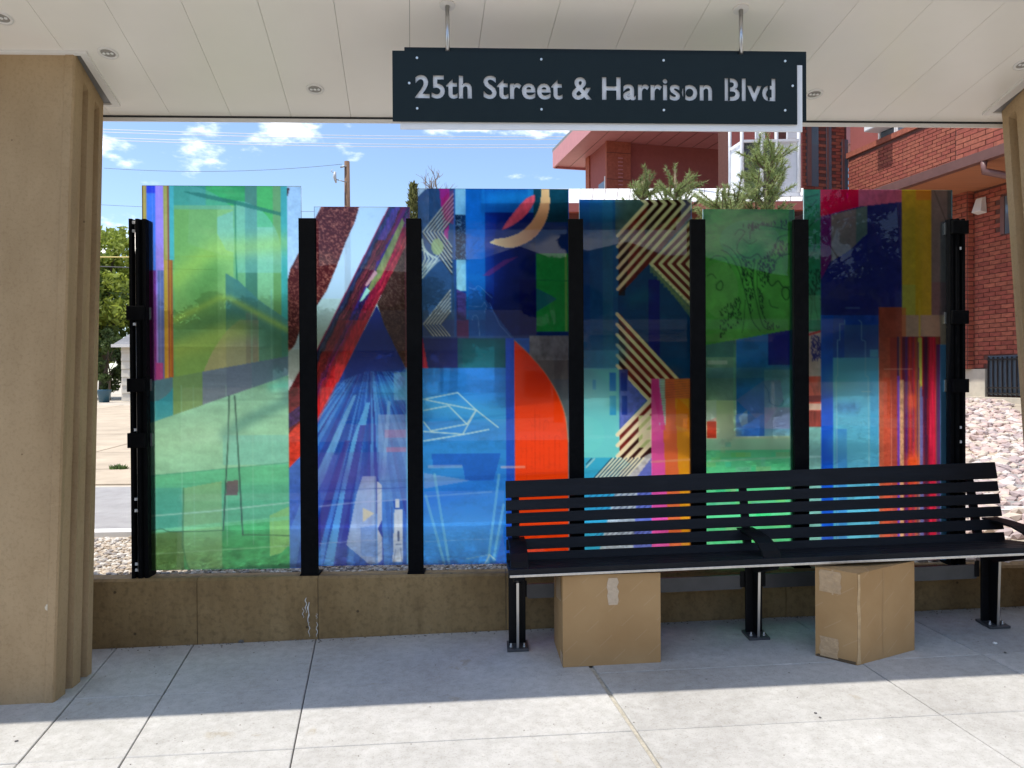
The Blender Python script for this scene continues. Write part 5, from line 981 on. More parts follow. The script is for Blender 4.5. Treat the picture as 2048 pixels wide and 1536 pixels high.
m_leafy = leaf_mat('yellow green leaves', (.31, .37, .06)); m_leafd = leaf_mat('dark green leaves', (.075, .11, .035)); m_leafm = leaf_mat('mid green leaves', (.13, .19, .045))
def tree(name, base, h, rx, rz, nclump, nleaf, ls, m, lab, seed, trunk=.12, low=.25, cat='tree', group=None):
    rg = np.random.default_rng(seed); rp = random.Random(seed); base = Vector(base); t = thing(name, base, lab, cat, group)
    cz = h-rz; tb = MB(); top = base+Vector((rp.uniform(-.2, .2), rp.uniform(-.2, .2), h*.62))
    tb.tube([base-Vector((0, 0, .1)), base+Vector((rp.uniform(-.05, .05), 0, h*.2)), base.lerp(top, .6)+Vector((rp.uniform(-.1, .1), 0, 0)), top], [trunk, trunk*.85, trunk*.6, trunk*.3], 9); clumps = []
    for k in range(nclump):
        a = rp.uniform(0, 6.283); u = rp.uniform(-1, 1); rr_ = rp.random()**.4; q = Vector((math.cos(a)*math.sqrt(1-u*u)*rx*rr_, math.sin(a)*math.sqrt(1-u*u)*rx*rr_, u*rz*rr_))
        if q.z < 0: q.x *= 1-.3*abs(q.z)/rz; q.y *= 1-.3*abs(q.z)/rz
        clumps.append(base+Vector((0, 0, cz))+q)
    for k in range(min(nclump, 16)):
        s_ = base.lerp(top, rp.uniform(.35, 1)); e = clumps[k]; mid = s_.lerp(e, .5)+Vector((0, 0, .12*h*rp.random())); tb.tube([s_, mid, e], [trunk*.35, trunk*.22, trunk*.06], 5, cap=False)
    tb.build('trunk', m_bark, t)
    cc = np.array([tuple(c) for c in clumps]); idx = rg.integers(0, nclump, nleaf); cr_ = rg.uniform(.16, .34, nclump)*rx
    d = rg.normal(size=(nleaf, 3)); d /= np.linalg.norm(d, axis=1)[:, None]; pos = cc[idx]+d*(cr_[idx]*rg.random(nleaf)**.45)[:, None]*np.array([1, 1, .75])
    a = rg.normal(size=(nleaf, 3)); a /= np.linalg.norm(a, axis=1)[:, None]; b_ = np.cross(a, rg.normal(size=(nleaf, 3))); b_ /= np.linalg.norm(b_, axis=1)[:, None]+1e-9; s_ = ls*rg.uniform(.6, 1.3, nleaf)[:, None]
    V = np.stack([pos-a*s_, pos+b_*s_*.45, pos+a*s_, pos-b_*s_*.45], 1).reshape(-1, 3); fc = np.arange(nleaf*4).reshape(-1, 4)
    me = bpy.data.meshes.new('crown'); me.vertices.add(len(V)); me.vertices.foreach_set('co', V.ravel()); me.loops.add(fc.size); me.loops.foreach_set('vertex_index', fc.ravel().astype(np.int32)); me.polygons.add(nleaf); me.polygons.foreach_set('loop_start', np.arange(0, fc.size, 4, dtype=np.int32)); me.update(calc_edges=True); me.materials.append(m)
    link('crown', me, t); return t
gp = lambda px, Y: (lambda c: (c[0], Y, terrain(c[0], Y)))(at_depth(px, 757, Y))
tree('leafy_tree', gp(205, 25), 5.6, 2.3, 2.4, 46, 15000, .10, m_leafy, 'yellow green leafy tree beyond the driveway at the far left', 11, .14)
tree('leafy_tree', gp(120, 24), 6.4, 2.5, 2.8, 40, 12000, .11, m_leafm, 'taller green tree at far left, mostly hidden behind the left pillar', 12, .16)
tree('shrub', gp(218, 22.5), 2.1, .9, 1.0, 18, 5000, .07, m_leafd, 'dark green shrub beside the pale shed', 13, .04, cat='shrub')
for i, (px, Y, h, rx, m, lab) in enumerate(((430, 30, 4.4, 3.0, m_leafd, 'dark bushy tree beyond the driveway, seen through the green pane'), (590, 32, 3.8, 2.8, m_leafm, 'low bushy tree seen between the first two panes'), (740, 30, 3.4, 2.6, m_leafd, 'dark bushy tree seen through the red diagonal pane'), (880, 27, 3.8, 2.4, m_leafd, 'dark bushy tree seen through the left side of the crescent pane'))):
    tree('bushy_tree', gp(px, Y), h, rx, h*.42, 34, 9000, .11, m, lab, 20+i, .1, group='trees behind the driveway')
# upright evergreen and bare twigs over the second post
ev = at_depth(827, 372, 12.0); zb_ = terrain(ev[0], 12); 
def columnar(base, h, r, n, m, lab, seed):
    rg = np.random.default_rng(seed); t = thing('columnar_evergreen', base, lab, 'evergreen'); MB().tube([base, (base[0], base[1], base[2]+h*.95)], [.05, .015], 7).build('trunk', m_bark, t)
    u = rg.random(n); hh_ = u*h; an = rg.uniform(0, 6.28, n); prof = r*np.clip(np.minimum(1, (1-u)*3.4+.05)*(.7+.3*np.sin(hh_*5+an*2)*np.sin(hh_*11+an)), .03, 1); rad = prof*rg.random(n)**.4
    pos = np.stack([base[0]+np.cos(an)*rad, base[1]+np.sin(an)*rad, base[2]+hh_], 1); d = np.stack([np.cos(an)*.5, np.sin(an)*.5, np.ones(n)], 1)+rg.normal(size=(n, 3))*.35; d /= np.linalg.norm(d, axis=1)[:, None]; s_ = np.cross(d, rg.normal(size=(n, 3))); s_ /= np.linalg.norm(s_, axis=1)[:, None]
    L_ = rg.uniform(.05, .11, n)[:, None]; V = np.stack([pos, pos+d*L_*.5+s_*.018, pos+d*L_, pos+d*L_*.5-s_*.018], 1).reshape(-1, 3)
    me = bpy.data.meshes.new('crown'); me.from_pydata(V.tolist(), [], np.arange(n*4).reshape(-1, 4).tolist()); me.materials.append(m); link('crown', me, t)
columnar((ev[0], 12.0, zb_), float(ev[2]-zb_), .27, 4800, leaf_mat('juniper leaves', (.20, .215, .08)), 'narrow upright evergreen above the post by the crescent pane', 5)
bt = thing('bare_tree', gp(905, 20), 'leafless tree whose twig tips show above the crescent pane', 'tree'); tb = MB(); rp = random.Random(9); base = Vector(gp(905, 20)); topz = at_depth(905, 352, 20)[2]
tb.tube([base, base+Vector((.1, 0, 1.8)), base+Vector((0, 0, topz-base.z-1.2))], [.12, .09, .04], 8)
def twig(p, d, L_, r, n):
    q = p+d*L_; tb.tube([p, p.lerp(q, .5)+Vector((rp.uniform(-.04, .04), rp.uniform(-.04, .04), .02)), q], [r, r*.8, r*.5], 4, cap=False)
    if n: 
        for _ in range(3): twig(p.lerp(q, rp.uniform(.4, 1)), (d+Vector((rp.uniform(-.8, .8), rp.uniform(-.5, .5), rp.uniform(-.1, .5)))).normalized(), L_*rp.uniform(.5, .75), r*.55, n-1)
for k in range(11): twig(base+Vector((0, 0, (topz-base.z)*rp.uniform(.45, .80))), Vector((rp.uniform(-.8, .8), rp.uniform(-.5, .5), rp.uniform(.7, 1.2))).normalized(), rp.uniform(.8, 1.25), .036, 3)
tb.build('trunk', mat('grey twig bark', (.26, .21, .17), .9), bt)
# pine in front of the white roofed garage
def pine(px, Y, topy, R0, lab, seed, m):
    c = at_depth(px, topy, Y); zb = terrain(c[0], Y); base = Vector((c[0], Y, zb)); H = c[2]-zb; t = thing('pine_tree', base, lab, 'tree'); rp = random.Random(seed); rg = np.random.default_rng(seed); wood = MB(); P0 = []; D0 = []
    wood.tube([base, base+Vector((.03, 0, H*.5)), base+Vector((0, 0, H*.98))], [.07, .045, .010], 8)
    def needles(a, b_, dens, nl):
        L_ = (b_-a).length; n = int(L_*dens); d = (b_-a).normalized()
        for _ in range(n):
            u = rp.random(); p = a.lerp(b_, u); v = Vector((rp.gauss(0, 1), rp.gauss(0, 1), rp.gauss(0, 1))).normalized(); P0.append(tuple(p)); D0.append(tuple((d*.75+v*.8).normalized()*nl*rp.uniform(.7, 1.15)))
    h = H*.12; k = 0
    while h < H*.93:
        fr_ = 1-h/H; nb = 6
        for j in range(nb):
            a = j*6.283/nb+k*.6+rp.uniform(-.3, .3); L_ = R0*(.16+fr_*.95)*rp.uniform(.75, 1.15); s_ = base+Vector((0, 0, h)); d = Vector((math.cos(a), math.sin(a), .35+.5*(1-fr_))).normalized(); e = s_+d*L_; mid = s_.lerp(e, .5)+Vector((0, 0, -.05*L_))
            wood.tube([s_, mid, e], [.018*(.5+fr_), .011, .005], 5, cap=False); needles(mid, e, 520, .06); needles(s_.lerp(mid, .4), mid, 200, .055)
            for q in range(int(3+6*fr_)):
                w_ = rp.uniform(.3, .95); sp_ = s_.lerp(e, w_); dd = (d+Vector((rp.uniform(-1, 1), rp.uniform(-1, 1), rp.uniform(-.1, .7)))).normalized(); e2 = sp_+dd*rp.uniform(.12, .30); wood.tube([sp_, e2], [.006, .004], 4, cap=False); needles(sp_, e2, 620, .055)
        h += H*(.055+.03*rp.random()); k += 1
    needles(base+Vector((0, 0, H*.82)), base+Vector((0, 0, H)), 500, .05)
    wood.build('trunk', mat('pine bark', (.20, .145, .095), .9, var=.25, scale=20), t)
    P_ = np.array(P0); D = np.array(D0); n = len(P_); s_ = np.cross(D, rg.normal(size=(n, 3))); s_ /= np.linalg.norm(s_, axis=1)[:, None]; V = np.stack([P_-s_*.0034, P_+s_*.0034, P_+D], 1).reshape(-1, 3)
    me = bpy.data.meshes.new('needles'); me.vertices.add(len(V)); me.vertices.foreach_set('co', V.ravel()); me.loops.add(n*3); me.loops.foreach_set('vertex_index', np.arange(n*3, dtype=np.int32)); me.polygons.add(n); me.polygons.foreach_set('loop_start', np.arange(0, n*3, 3, dtype=np.int32)); me.update(calc_edges=True); me.materials.append(m); link('needles', me, t)
m_ned = leaf_mat('pine needles', (.30, .36, .14), .25, .3)
pine(1530, 7.2, 284, .60, 'tallest young pine, its tip in front of the white enclosure', 3, m_ned)
pine(1350, 7.6, 328, .42, 'young pine rising above the chevron pane before the red wall', 4, m_ned)
pine(1285, 7.9, 352, .36, 'smallest young pine at the left of the pine group', 6, m_ned)
pine(1450, 7.0, 372, .62, 'broad young pine filling the gap above the paisley pane', 7, m_ned)

# ------------------------------------------------------------------ utility pole and wires
pl = thing('utility_pole', gp(697, 30), 'brown wooden utility pole behind the red diagonal pane', 'utility pole'); c = Vector(gp(697, 30)); tz = at_depth(697, 323, 30)[2]
MB().tube([c, (c.x, 30, tz)], [.15, .105], 12).build('pole', mat('weathered pole wood', (.17, .095, .055), .9, var=.3, scale=6, stretch=(3, 3, .3)), pl)
zz = lambda py: at_depth(697, py, 30)[2]; xx = lambda px: at_depth(px, 400, 30)[0]; m_ins = mat('porcelain grey', (.5, .5, .5), .4); m_galv = mat('galvanised steel', (.35, .36, .37), .5, .6)
MB().tube([(c.x, 29.9, zz(333)), (xx(682), 29.9, zz(336))], .035, 8).build('insulator_arm', m_galv, pl)
MB().tube([(c.x, 29.88, zz(366)), (xx(674), 29.85, zz(361))], .02, 6).build('cutout_arm', m_galv, pl)
MB().tube([(xx(672), 29.85, zz(346)), (xx(671), 29.85, zz(356)), (xx(674), 29.85, zz(368))], [.05, .07, .03], 8).tube([(xx(667), 29.85, zz(341)), (xx(664), 29.85, zz(345)), (xx(670), 29.85, zz(348))], .015, 6).build('fuse_cutout', m_ins, pl)
m_wire = mat('bare aluminium wire', (.62, .62, .62), .5, .2); m_wirek = mat('dark cable', (.08, .08, .09), .6)
def wire(px0, py0, px1, py1, Y, r, m, lab, sag=.25, ext=.3):
    a = Vector(at_depth(px0, py0, Y)); b_ = Vector(at_depth(px1, py1, Y)); d = b_-a; a2 = a-d*ext; b2 = b_+d*ext; pts = []
    for k in range(25):
        t_ = k/24; p = a2.lerp(b2, t_); pts.append((p.x, p.y, p.z-sag*4*t_*(1-t_)+sag*.85))
    tag(MB().tube(pts, r, 5).build('power_line', m), lab, 'wire', 'overhead wires')
for k, (y0, y1) in enumerate(((261.5, 276), (267, 281.5), (278, 292.5), (283, 298))):
    wire(208, y0, 1100, y1, 42, .017, m_wire, ['topmost', 'second', 'third', 'lowest'][k]+' of the four pale power lines under the canopy edge', .3)
wire(208, 345, 684, 337, 29.9, .008, m_wirek, 'thin dark wire running left from the utility pole', .2, 0.0)
wire(208, 411, 600, 424, 33, .008, m_wirek, 'thin dark wire low in the sky at left', .1)
wire(205, 514, 262, 514, 21, .018, mat('yellow sleeve', (.62, .50, .16), .6), 'pale yellow cable in front of the leafy tree', .02, 3); wire(205, 533, 262, 535, 21.2, .012, m_wirek, 'dark cable just below the yellow cable', .02, 3)

# ------------------------------------------------------------------ pale shed at left
sh = thing('shed', gp(300, 21), 'pale sided shed with grey roof beyond the driveway', 'shed'); c = gp(243, 21); zt_ = at_depth(243, 690, 21)[2]; x0 = c[0]; z0 = c[2]
m_side = mat('cream siding', (.62, .57, .48), .7, var=.06); m_shr = mat('grey shingles', (.20, .20, .21), .9, var=.2, scale=12)
nb = 7
for k in range(nb):
    za, zb = z0+(zt_-z0)*k/nb, z0+(zt_-z0)*(k+1)/nb; MB().hexa([(x0, 21-.02, za+.006), (x0+3.4, 21-.02, za+.006), (x0+3.4, 23.5, za+.006), (x0, 23.5, za+.006)], [(x0+.0, 21+.004, zb), (x0+3.4, 21+.004, zb), (x0+3.4, 23.5, zb), (x0, 23.5, zb)]).build('siding_board', m_side, sh)
MB().hexa([(x0-.14, 20.8, zt_), (x0+3.9, 20.8, zt_), (x0+3.9, 23.9, zt_), (x0-.14, 23.9, zt_)], [(x0-.12, 22.2, zt_+.5), (x0+3.5, 22.2, zt_+.5), (x0+3.5, 22.3, zt_+.5), (x0-.12, 22.3, zt_+.5)]).build('roof', m_shr, sh)
MB().box((x0-.16, 20.76, zt_-.07), (x0+3.9, 20.8, zt_+.01)).build('gutter', m_trim, sh)
pot = thing('plant_pot', gp(208, 20), 'blue plant pot at the foot of the shrub', 'pot'); c = Vector(gp(208, 20)); MB().tube([c, c+Vector((0, 0, .3)), c+Vector((0, 0, .33)), c+Vector((0, 0, .33))], [.12, .17, .18, .15], 16).build('pot', mat('blue glaze', (.03, .10, .15), .3), pot)

# ------------------------------------------------------------------ brick building at right
m_bk = [mat('brick red', (.30, .070, .045), .85, var=.2, scale=14, bump=.2, bscale=90, rand=.16), mat('brick orange', (.34, .095, .055), .85, var=.2, scale=14, bump=.2, bscale=90, rand=.16)]
m_mort = mat('dark mortar', (.12, .05, .04), .95, var=.15, scale=20); m_stuc = mat('red stucco', (.30, .085, .075), .9, var=.06, scale=9, bump=.15, bscale=150); m_pink = mat('pink painted timber', (.52, .22, .22), .6, var=.05, scale=5); m_soff = mat('orange soffit boards', (.42, .17, .085), .6, var=.12, scale=7, stretch=(.2, 3, 1))
m_gut = mat('maroon gutter', (.16, .075, .065), .45, var=.1); m_found = mat('foundation concrete', (.52, .47, .38), .9, var=.1, scale=6); m_win = mat('window glass', (.10, .13, .16), .08, spec=.8); m_wfr = mat('white window frame', (.7, .7, .69), .5); m_iron = mat('black iron', (.015, .013, .013), .5)
AV = np.array([.982, .191, 0]); BV = np.array([-.191, .982, 0]); O = CP+ray(1980, 700)*12.0; O[2] = 0
BW = lambda a, b_, z: tuple(O+AV*a+BV*b_+np.array([0, 0, z]))
def wallpt(px, py, a): p = on_plane(px, py, AV, O+AV*a); return float(np.dot(p-O, BV)), float(p[2])
def facept(px, py, b_): p = on_plane(px, py, BV, O+BV*b_); return float(np.dot(p-O, AV)), float(p[2])
bb = thing('brick_building', BW(1, 2, terrain(*BW(0, 2, 0)[:2])), 'red brick building with gutter and deep eave at the right', 'building')
def bbox(name, a0, a1, b0_, b1_, z0_, z1_, m, parent=bb, bev=0):
    q = [(a0, b0_), (a1, b0_), (a1, b1_), (a0, b1_)]; return MB().hexa([BW(a, b_, z0_) for a, b_ in q], [BW(a, b_, z1_) for a, b_ in q]).build(name, m, parent, bev)
gz = terrain(*BW(0, 0, 0)[:2])
zf = wallpt(1960, 738, 0)[1]                              # top of the foundation
b_pier = wallpt(1949, 600, 0)[0]
_, ze = wallpt(2005, 301, -1.25); zs = ze-.06                # eave
wb0, wz0 = wallpt(1978, 790, 0)
bbox('foundation', -.06, 3.0, wb0+.02, 9, gz-.6, zf, m_found); bbox('foundation', -.06, 3.0, -6, wb0+.018, gz-.6, wz0-.03, m_found)
bbox('lower_wall', 0, 3.0, -6, 9, wz0-.028, zs+.3, m_mort)
pa = facept(1935, 600, b_pier)[0]
bbox('pier', pa, -.002, b_pier, b_pier+1.1, zf+.002, zs+.2, m_mort)
bricks = []
def lay(a, b0_, b1_, z0_, z1_, bl=.215, bh=.071, skip=None):
    k = 0; z = z0_
    while z+bh <= z1_+.01:
        s_ = b0_-(bl/2 if k % 2 else 0)
        while s_ < b1_:
            e0, e1 = max(s_, b0_), min(s_+bl, b1_)
            if e1-e0 > .04 and not (skip and skip((e0+e1)/2, z+bh/2)): bricks.append(('L', a, (e0+e1)/2, z+bh/2, e1-e0-.012, bh-.012))
            s_ += bl
        z += bh; k += 1
def layf(b_, a0, a1, z0_, z1_, bl=.215, bh=.071, skip=None):
    k = 0; z = z0_
    while z+bh <= z1_+.01:
        s_ = a0-(bl/2 if k % 2 else 0)
        while s_ < a1:
            e0, e1 = max(s_, a0), min(s_+bl, a1)
            if e1-e0 > .03 and not (skip and skip((e0+e1)/2, z+bh/2)): bricks.append(('F', (e0+e1)/2, b_, z+bh/2, e1-e0-.012, bh-.012))
            s_ += bl
        z += bh; k += 1
wb0, wz0 = wallpt(1978, 790, 0); wb1, wz1 = wallpt(1978, 712, 0); wb2 = wallpt(2030, 750, 0)[0]
nb0, nz0 = wallpt(2000, 470, 0); nb1, nz1 = wallpt(2000, 395, 0)
win_skip = lambda b_, z: (b_ < wb0 and z < wz1) or (b_ > wb0 and z < zf) or (b_ < nb0 and nz0 < z < nz1)
lay(0, wallpt(2040, 600, 0)[0], b_pier, wz0, zs, skip=win_skip)
layf(b_pier, pa, -.004, zf, zs); lay(pa, b_pier, b_pier+.95, zf, zs)
# basement window with iron grille, small window, lamp
bbox('basement_window', -.02, .15, wb2-1, wb0, wz0, wz1, m_win); 
for k in range(10): p0 = wb0-.03-k*.085; bbox('grille_bar', -.05, -.035, p0-.008, p0+.008, wz0-.05, wz1-.02, m_iron)
for z in (wz0+.03, wz0+.12, wz1-.06): bbox('grille_rail', -.055, -.034, wb0-.95, wb0-.01, z-.012, z+.012, m_iron)
bbox('window_ledge', -.32, -.03, wb0-1.2, wb0+.25, wz0-.16, wz0-.03, m_found)
nw = bbox('window', -.005, .1, nb0-.9, nb0-.02, nz0, nz1, m_win); bbox('window_frame', -.02, -.006, nb0-.09, nb0-.02, nz0, nz1, m_gut, nw)
lb, lz = wallpt(1968, 412, 0); lm = MB(); q = [(-.16, lb-.09, lz-.10), (-.16, lb+.09, lz-.10), (-.03, lb+.09, lz-.13), (-.03, lb-.09, lz-.13)]; lm.hexa([BW(*v) for v in q], [BW(-.10, lb-.06, lz+.12), BW(-.10, lb+.06, lz+.12), BW(-.03, lb+.07, lz+.14), BW(-.03, lb-.07, lz+.14)]).build('wall_lamp', m_wfr, bb, .01)
# eave: soffit boards, fascia, gutter, roof
for k in range(12): b0_, b1_ = -6+k*1.25, -6+(k+1)*1.25; bbox('soffit_board', -1.23, -.003, b0_+.004, b1_-.004, zs-.02, zs, m_soff)
MB().hexa([BW(-1.23, -6, zs+.003), BW(1.2, -6, zs+.003), BW(1.2, 9, zs+.003), BW(-1.23, 9, zs+.003)], [BW(-1.23, -6, zs+.10), BW(1.2, -6, zs+.75), BW(1.2, 9, zs+.75), BW(-1.23, 9, zs+.10)]).build('lower_roof', m_shr, bb)
gpz = [(-1.35, zs-.02), (-1.235, zs-.02), (-1.235, zs+.12), (-1.26, zs+.12), (-1.26, zs+.02), (-1.33, zs+.02), (-1.36, zs+.11), (-1.38, zs+.11)]
MB().hexa([BW(a, -6, z) for a, z in gpz], [BW(a, 9, z) for a, z in gpz]).build('gutter', m_gut, bb)
db, dz_ = wallpt(1968, 335, -1.3); dpz = [BW(-1.3, db, zs-.0), BW(-1.3, db, zs-.16), BW(-.95, db-.25, zs-.30), BW(-.35, db-.75, zs-.45), BW(-.06, db-1.05, zs-.62), BW(-.06, db-1.05, zs-2)]
MB().tube(dpz, .05, 10).build('downspout', m_gut, bb)
# upper storey
UA = .8; ub0, uz0 = wallpt(1905, 330, UA); ub1 = wallpt(1697, 340, UA)[0]; zl1 = wallpt(1837, 255, UA)[1]; zl0 = wallpt(1697, 319, UA)[1]; zl = (zl0+zl1)/2; zu0 = zs+.55
bbox('upper_wall', UA, 3.0, -6, ub1, zs+.2, zl, m_mort); lay(UA, wallpt(1912, 300, UA)[0], ub1, zu0, zl-.02)
bbox('sill_course', UA-.05, UA+.3, -1, ub1+.02, zl+.002, zl+.11, m_bk[1]); bbox('stucco_panel', UA+.05, 3.0, -6, ub1, zl+.112, zl+3.2, m_stuc)
for (p0, p1) in ((1758, 1790), (1793, 1818), (1820, 1846)):
    b1_, b0_ = wallpt(p0, 280, UA)[0], wallpt(p1, 280, UA)[0]; wn_ = bbox('window', UA+.03, UA+.2, b0_, b1_, zl+.13, zl+1.5, m_win)
    for (s0, s1) in ((b0_-.03, b0_+.03), (b1_-.03, b1_+.03)): bbox('frame_stile', UA+.005, UA+.028, s0, s1, zl+.115, zl+1.5, m_wfr, wn_)
b1_, b0_ = wallpt(1757, 280, UA)[0], wallpt(1787, 280, UA)[0]; bbox('air_conditioner', UA-.35, UA+.02, b0_, b1_, zl+.25, zl+.62, m_wfr, bb, .02)
bbox('upper_eave', UA-.9, 3.2, -6, ub1+.4, zl+3.2, zl+3.5, m_pink)
# projecting chimney breast in the sun
cb0 = wallpt(2015, 280, .25)[0]; cb1 = wallpt(1912, 280, .25)[0]; bbox('chimney_breast', .25, UA, cb0-2, cb1, zs+.3, zl+2.0, m_mort); lay(.25, cb0-.2, cb1, zs+.42, zl+.9, bl=.3, bh=.085)
bbox('breast_ledge', .16, UA, cb0-2, cb1+.06, zs+.3, zs+.42, m_pink)
# tall windows on the face turned to the street
fb = ub1; fa0, fz0 = facept(1603, 380, fb); fa1 = UA
bbox('street_face', fa0-.6, fa1-.002, fb+.06, fb+2.5, zs-2.0, zl+3.2, m_mort)
slots = [(1616, 1639), (1655, 1665), (1686, 1698)]; sl_ = [(facept(a, 320, fb)[0], facept(b_, 320, fb)[0]) for a, b_ in slots]
zlow = [facept(1630, 372, fb)[1], facept(1660, 378, fb)[1], facept(1692, 384, fb)[1]]; zhi = [zl+2.6, zl+2.6, facept(1692, 278, fb)[1]]
layf(fb+.06, fa0-.3, fa1-.06, facept(1650, 392, fb)[1], zl+.75, skip=lambda a, z: any(s[0]-.02 < a < s[1]+.02 and zlow[i] < z < zhi[i] for i, s in enumerate(sl_)))
for (s0, s1), z0_, z1_ in zip(sl_, zlow, zhi): wn_ = bbox('tall_window', s0, s1, fb+.03, fb+.055, z0_, z1_, m_win); bbox('window_stile', s0, s0+.35*(s1-s0), fb+.015, fb+.03, z0_, z1_, m_gut, wn_)
# every brick: nearest to the viewer singly, the rest as one part
def bkey(t_):
    a, b_, z = (t_[1], t_[2], t_[3]); p = O+AV*a+BV*b_+np.array([0, 0, z]); return np.linalg.norm(p-CP)
bricks.sort(key=bkey); rg = random.Random(4); cube = {}
MA = Matrix(((AV[0], BV[0], 0, 0), (AV[1], BV[1], 0, 0), (0, 0, 1, 0), (0, 0, 0, 1)))
rest = MB()
def brick_box(t_):
    d = .012+rg.uniform(-.003, .004); k, a, b_, z, ln, hh_ = t_
    return ((a-d, b_-ln/2, z-hh_/2), (a+.004, b_+ln/2, z+hh_/2)) if k == 'L' else ((a-ln/2, b_-d, z-hh_/2), (a+ln/2, b_+.004, z+hh_/2))
for i, t_ in enumerate(bricks):
    lo, hi = brick_box(t_)
    if i < 300:
        key = (t_[0], round(t_[4], 3), round(t_[5], 3), i % 2); cx, cy, cz = [(lo[j]+hi[j])/2 for j in range(3)]
        if key not in cube:
            h_ = [(hi[j]-lo[j])/2 for j in range(3)]; q = MB().box((-h_[0], -h_[1], -h_[2]), (h_[0], h_[1], h_[2])); me = bpy.data.meshes.new('brick'); me.from_pydata(q.v, [], q.f); me.materials.append(m_bk[i % 2]); me.transform(MA); cube[key] = me
        o = link('brick', cube[key], bb); o.location = Vector(BW(cx, cy, cz))
    else:
        x0_, y0_, z0_ = lo; x1_, y1_, z1_ = hi; q = [(x0_, y0_), (x1_, y0_), (x1_, y1_), (x0_, y1_)]; rest.hexa([BW(a, b_, z0_) for a, b_ in q], [BW(a, b_, z1_) for a, b_ in q], rg.randrange(2))
if rest.v: tag(rest.build('brickwork', m_bk, bb), kind='stuff')

# ------------------------------------------------------------------ stucco wing, garage, enclosure
def T(px, t_): p = CP+ray(px, 757)*t_; return p
Wc = T(1216, 20.0); fbw = float(np.dot(Wc-O, BV)); faw = float(np.dot(Wc-O, AV)); sof = 7.62; far = fbw+1.6
wg = thing('stucco_house', BW(faw+3, fbw+1, terrain(*BW(faw+3, fbw, 0)[:2])), 'red stucco house with pink overhanging eave behind the pines', 'building')
wx = lambda name, a0, a1, b0_, b1_, z0_, z1_, m, p=wg: bbox(name, a0, a1, b0_, b1_, z0_, z1_, m, p)
gzw = terrain(*BW(faw, fbw, 0)[:2])
wx('wall', faw+.0, faw+7, fbw+.03, far, gzw, sof, m_stuc)
pw = facept(1260, 320, fbw)[0]; wx('brick_pier', faw-.03, pw, fbw-.06, fbw+.03, gzw, sof, m_bk[1]); wx('far_pier', faw-.04, faw, far-.28, far+.02, gzw, sof, m_bk[1])
for k in range(13):
    z = facept(1240, 318+k*7.6, fbw)[1]; a0 = facept(1234.5, 320, fbw)[0]; a1 = facept(1243.5, 320, fbw)[0]; wx('vent_block', a0, a1, fbw-.085, fbw-.062, z-.012, z+.012, m_pink)
for zz_ in (.30, 1.0): wx('pier_band', faw-.035, pw, fbw-.068, fbw-.061, sof-zz_-.012, sof-zz_, m_mort)
sw = wx('side_window', faw-.02, faw+.05, fbw+.08, fbw+.6, sof-3.2, sof-1.0, m_win); wx('window_frame', faw-.03, faw-.021, fbw+.06, fbw+.12, sof-3.2, sof-.9, m_wfr, sw)
eL = T(1110, 22.3); ea = float(np.dot(eL-O, AV)); eb = float(np.dot(eL-O, BV))
wx('soffit', ea+.02, faw+8, fbw-1.3, eb, sof+.002, sof+.05, m_pink); wx('fascia', ea-.03, ea+.02, fbw-6, eb, sof-.06, sof+.42, m_pink); wx('front_fascia', ea+.021, faw+8, fbw-1.34, fbw-1.30, sof-.04, sof+.42, m_pink); wx('back_fascia', ea+.021, faw+8, eb+.001, eb+.04, sof-.06, sof+.42, m_pink); wx('roof', ea-.03, faw+8, fbw-1.34, eb+.04, sof+.421, sof+.5, m_shr)
for k in range(int((8+faw-ea)/.45)): wx('soffit_batten', ea+.03+k*.45, ea+.04+k*.45, fbw-1.29, eb-.01, sof-.006, sof+.001, m_gut)
# garage with a pale sunlit roof
gT = 13.5; ga = thing('garage', BW(-5, 2, 0), 'low red garage with bright white roof behind the pines', 'garage'); m_wroof = mat('white roofing', (.78, .78, .77), .6, var=.06, scale=3, stretch=(1, 6, 1)); m_gar = mat('dark red garage paint', (.16, .045, .035), .7, var=.1, scale=6)
p0, p1 = at_depth(962, 410, gT), at_depth(1606, 414, gT-.3); z_e = float(p0[2]); q0, q1 = at_depth(964, 381, gT+2.6), at_depth(1608, 381, gT+2.4); z_r = float(q0[2])
NS = 26
for k in range(NS):
    t0, t1 = k/NS, (k+1)/NS-.002; L4 = [p0+(p1-p0)*t0, p0+(p1-p0)*t1, q0+(q1-q0)*t1, q0+(q1-q0)*t0]; zz4 = [z_e, z_e, z_r, z_r]
    MB().hexa([(v[0], v[1], z) for v, z in zip(L4, zz4)], [(v[0], v[1], z+.03) for v, z in zip(L4, zz4)]).build('roof_sheet', m_wroof, ga)
gzg = terrain(p0[0], gT)
MB().hexa([(p0[0]+.3, gT+.35, gzg-.3), (p1[0]-.1, gT+.1, gzg-.3), (p1[0]-.1, gT+5, gzg-.3), (p0[0]+.3, gT+5, gzg-.3)], [(p0[0]+.3, gT+.35, z_e+.05), (p1[0]-.1, gT+.1, z_e+.05), (p1[0]-.1, gT+5, z_e+.05), (p0[0]+.3, gT+5, z_e+.05)]).build('wall', m_gar, ga)
MB().hexa([(p0[0], p0[1]-.12, z_e-.16), (p1[0], p1[1]-.12, z_e-.16), (p1[0], p1[1]-.003, z_e-.16), (p0[0], p0[1]-.003, z_e-.16)], [(p0[0], p0[1]-.12, z_e-.01), (p1[0], p1[1]-.12, z_e-.01), (p1[0], p1[1]-.003, z_e-.01), (p0[0], p0[1]-.003, z_e-.01)]).build('gutter', mat('red gutter', (.34, .09, .07), .4), ga)
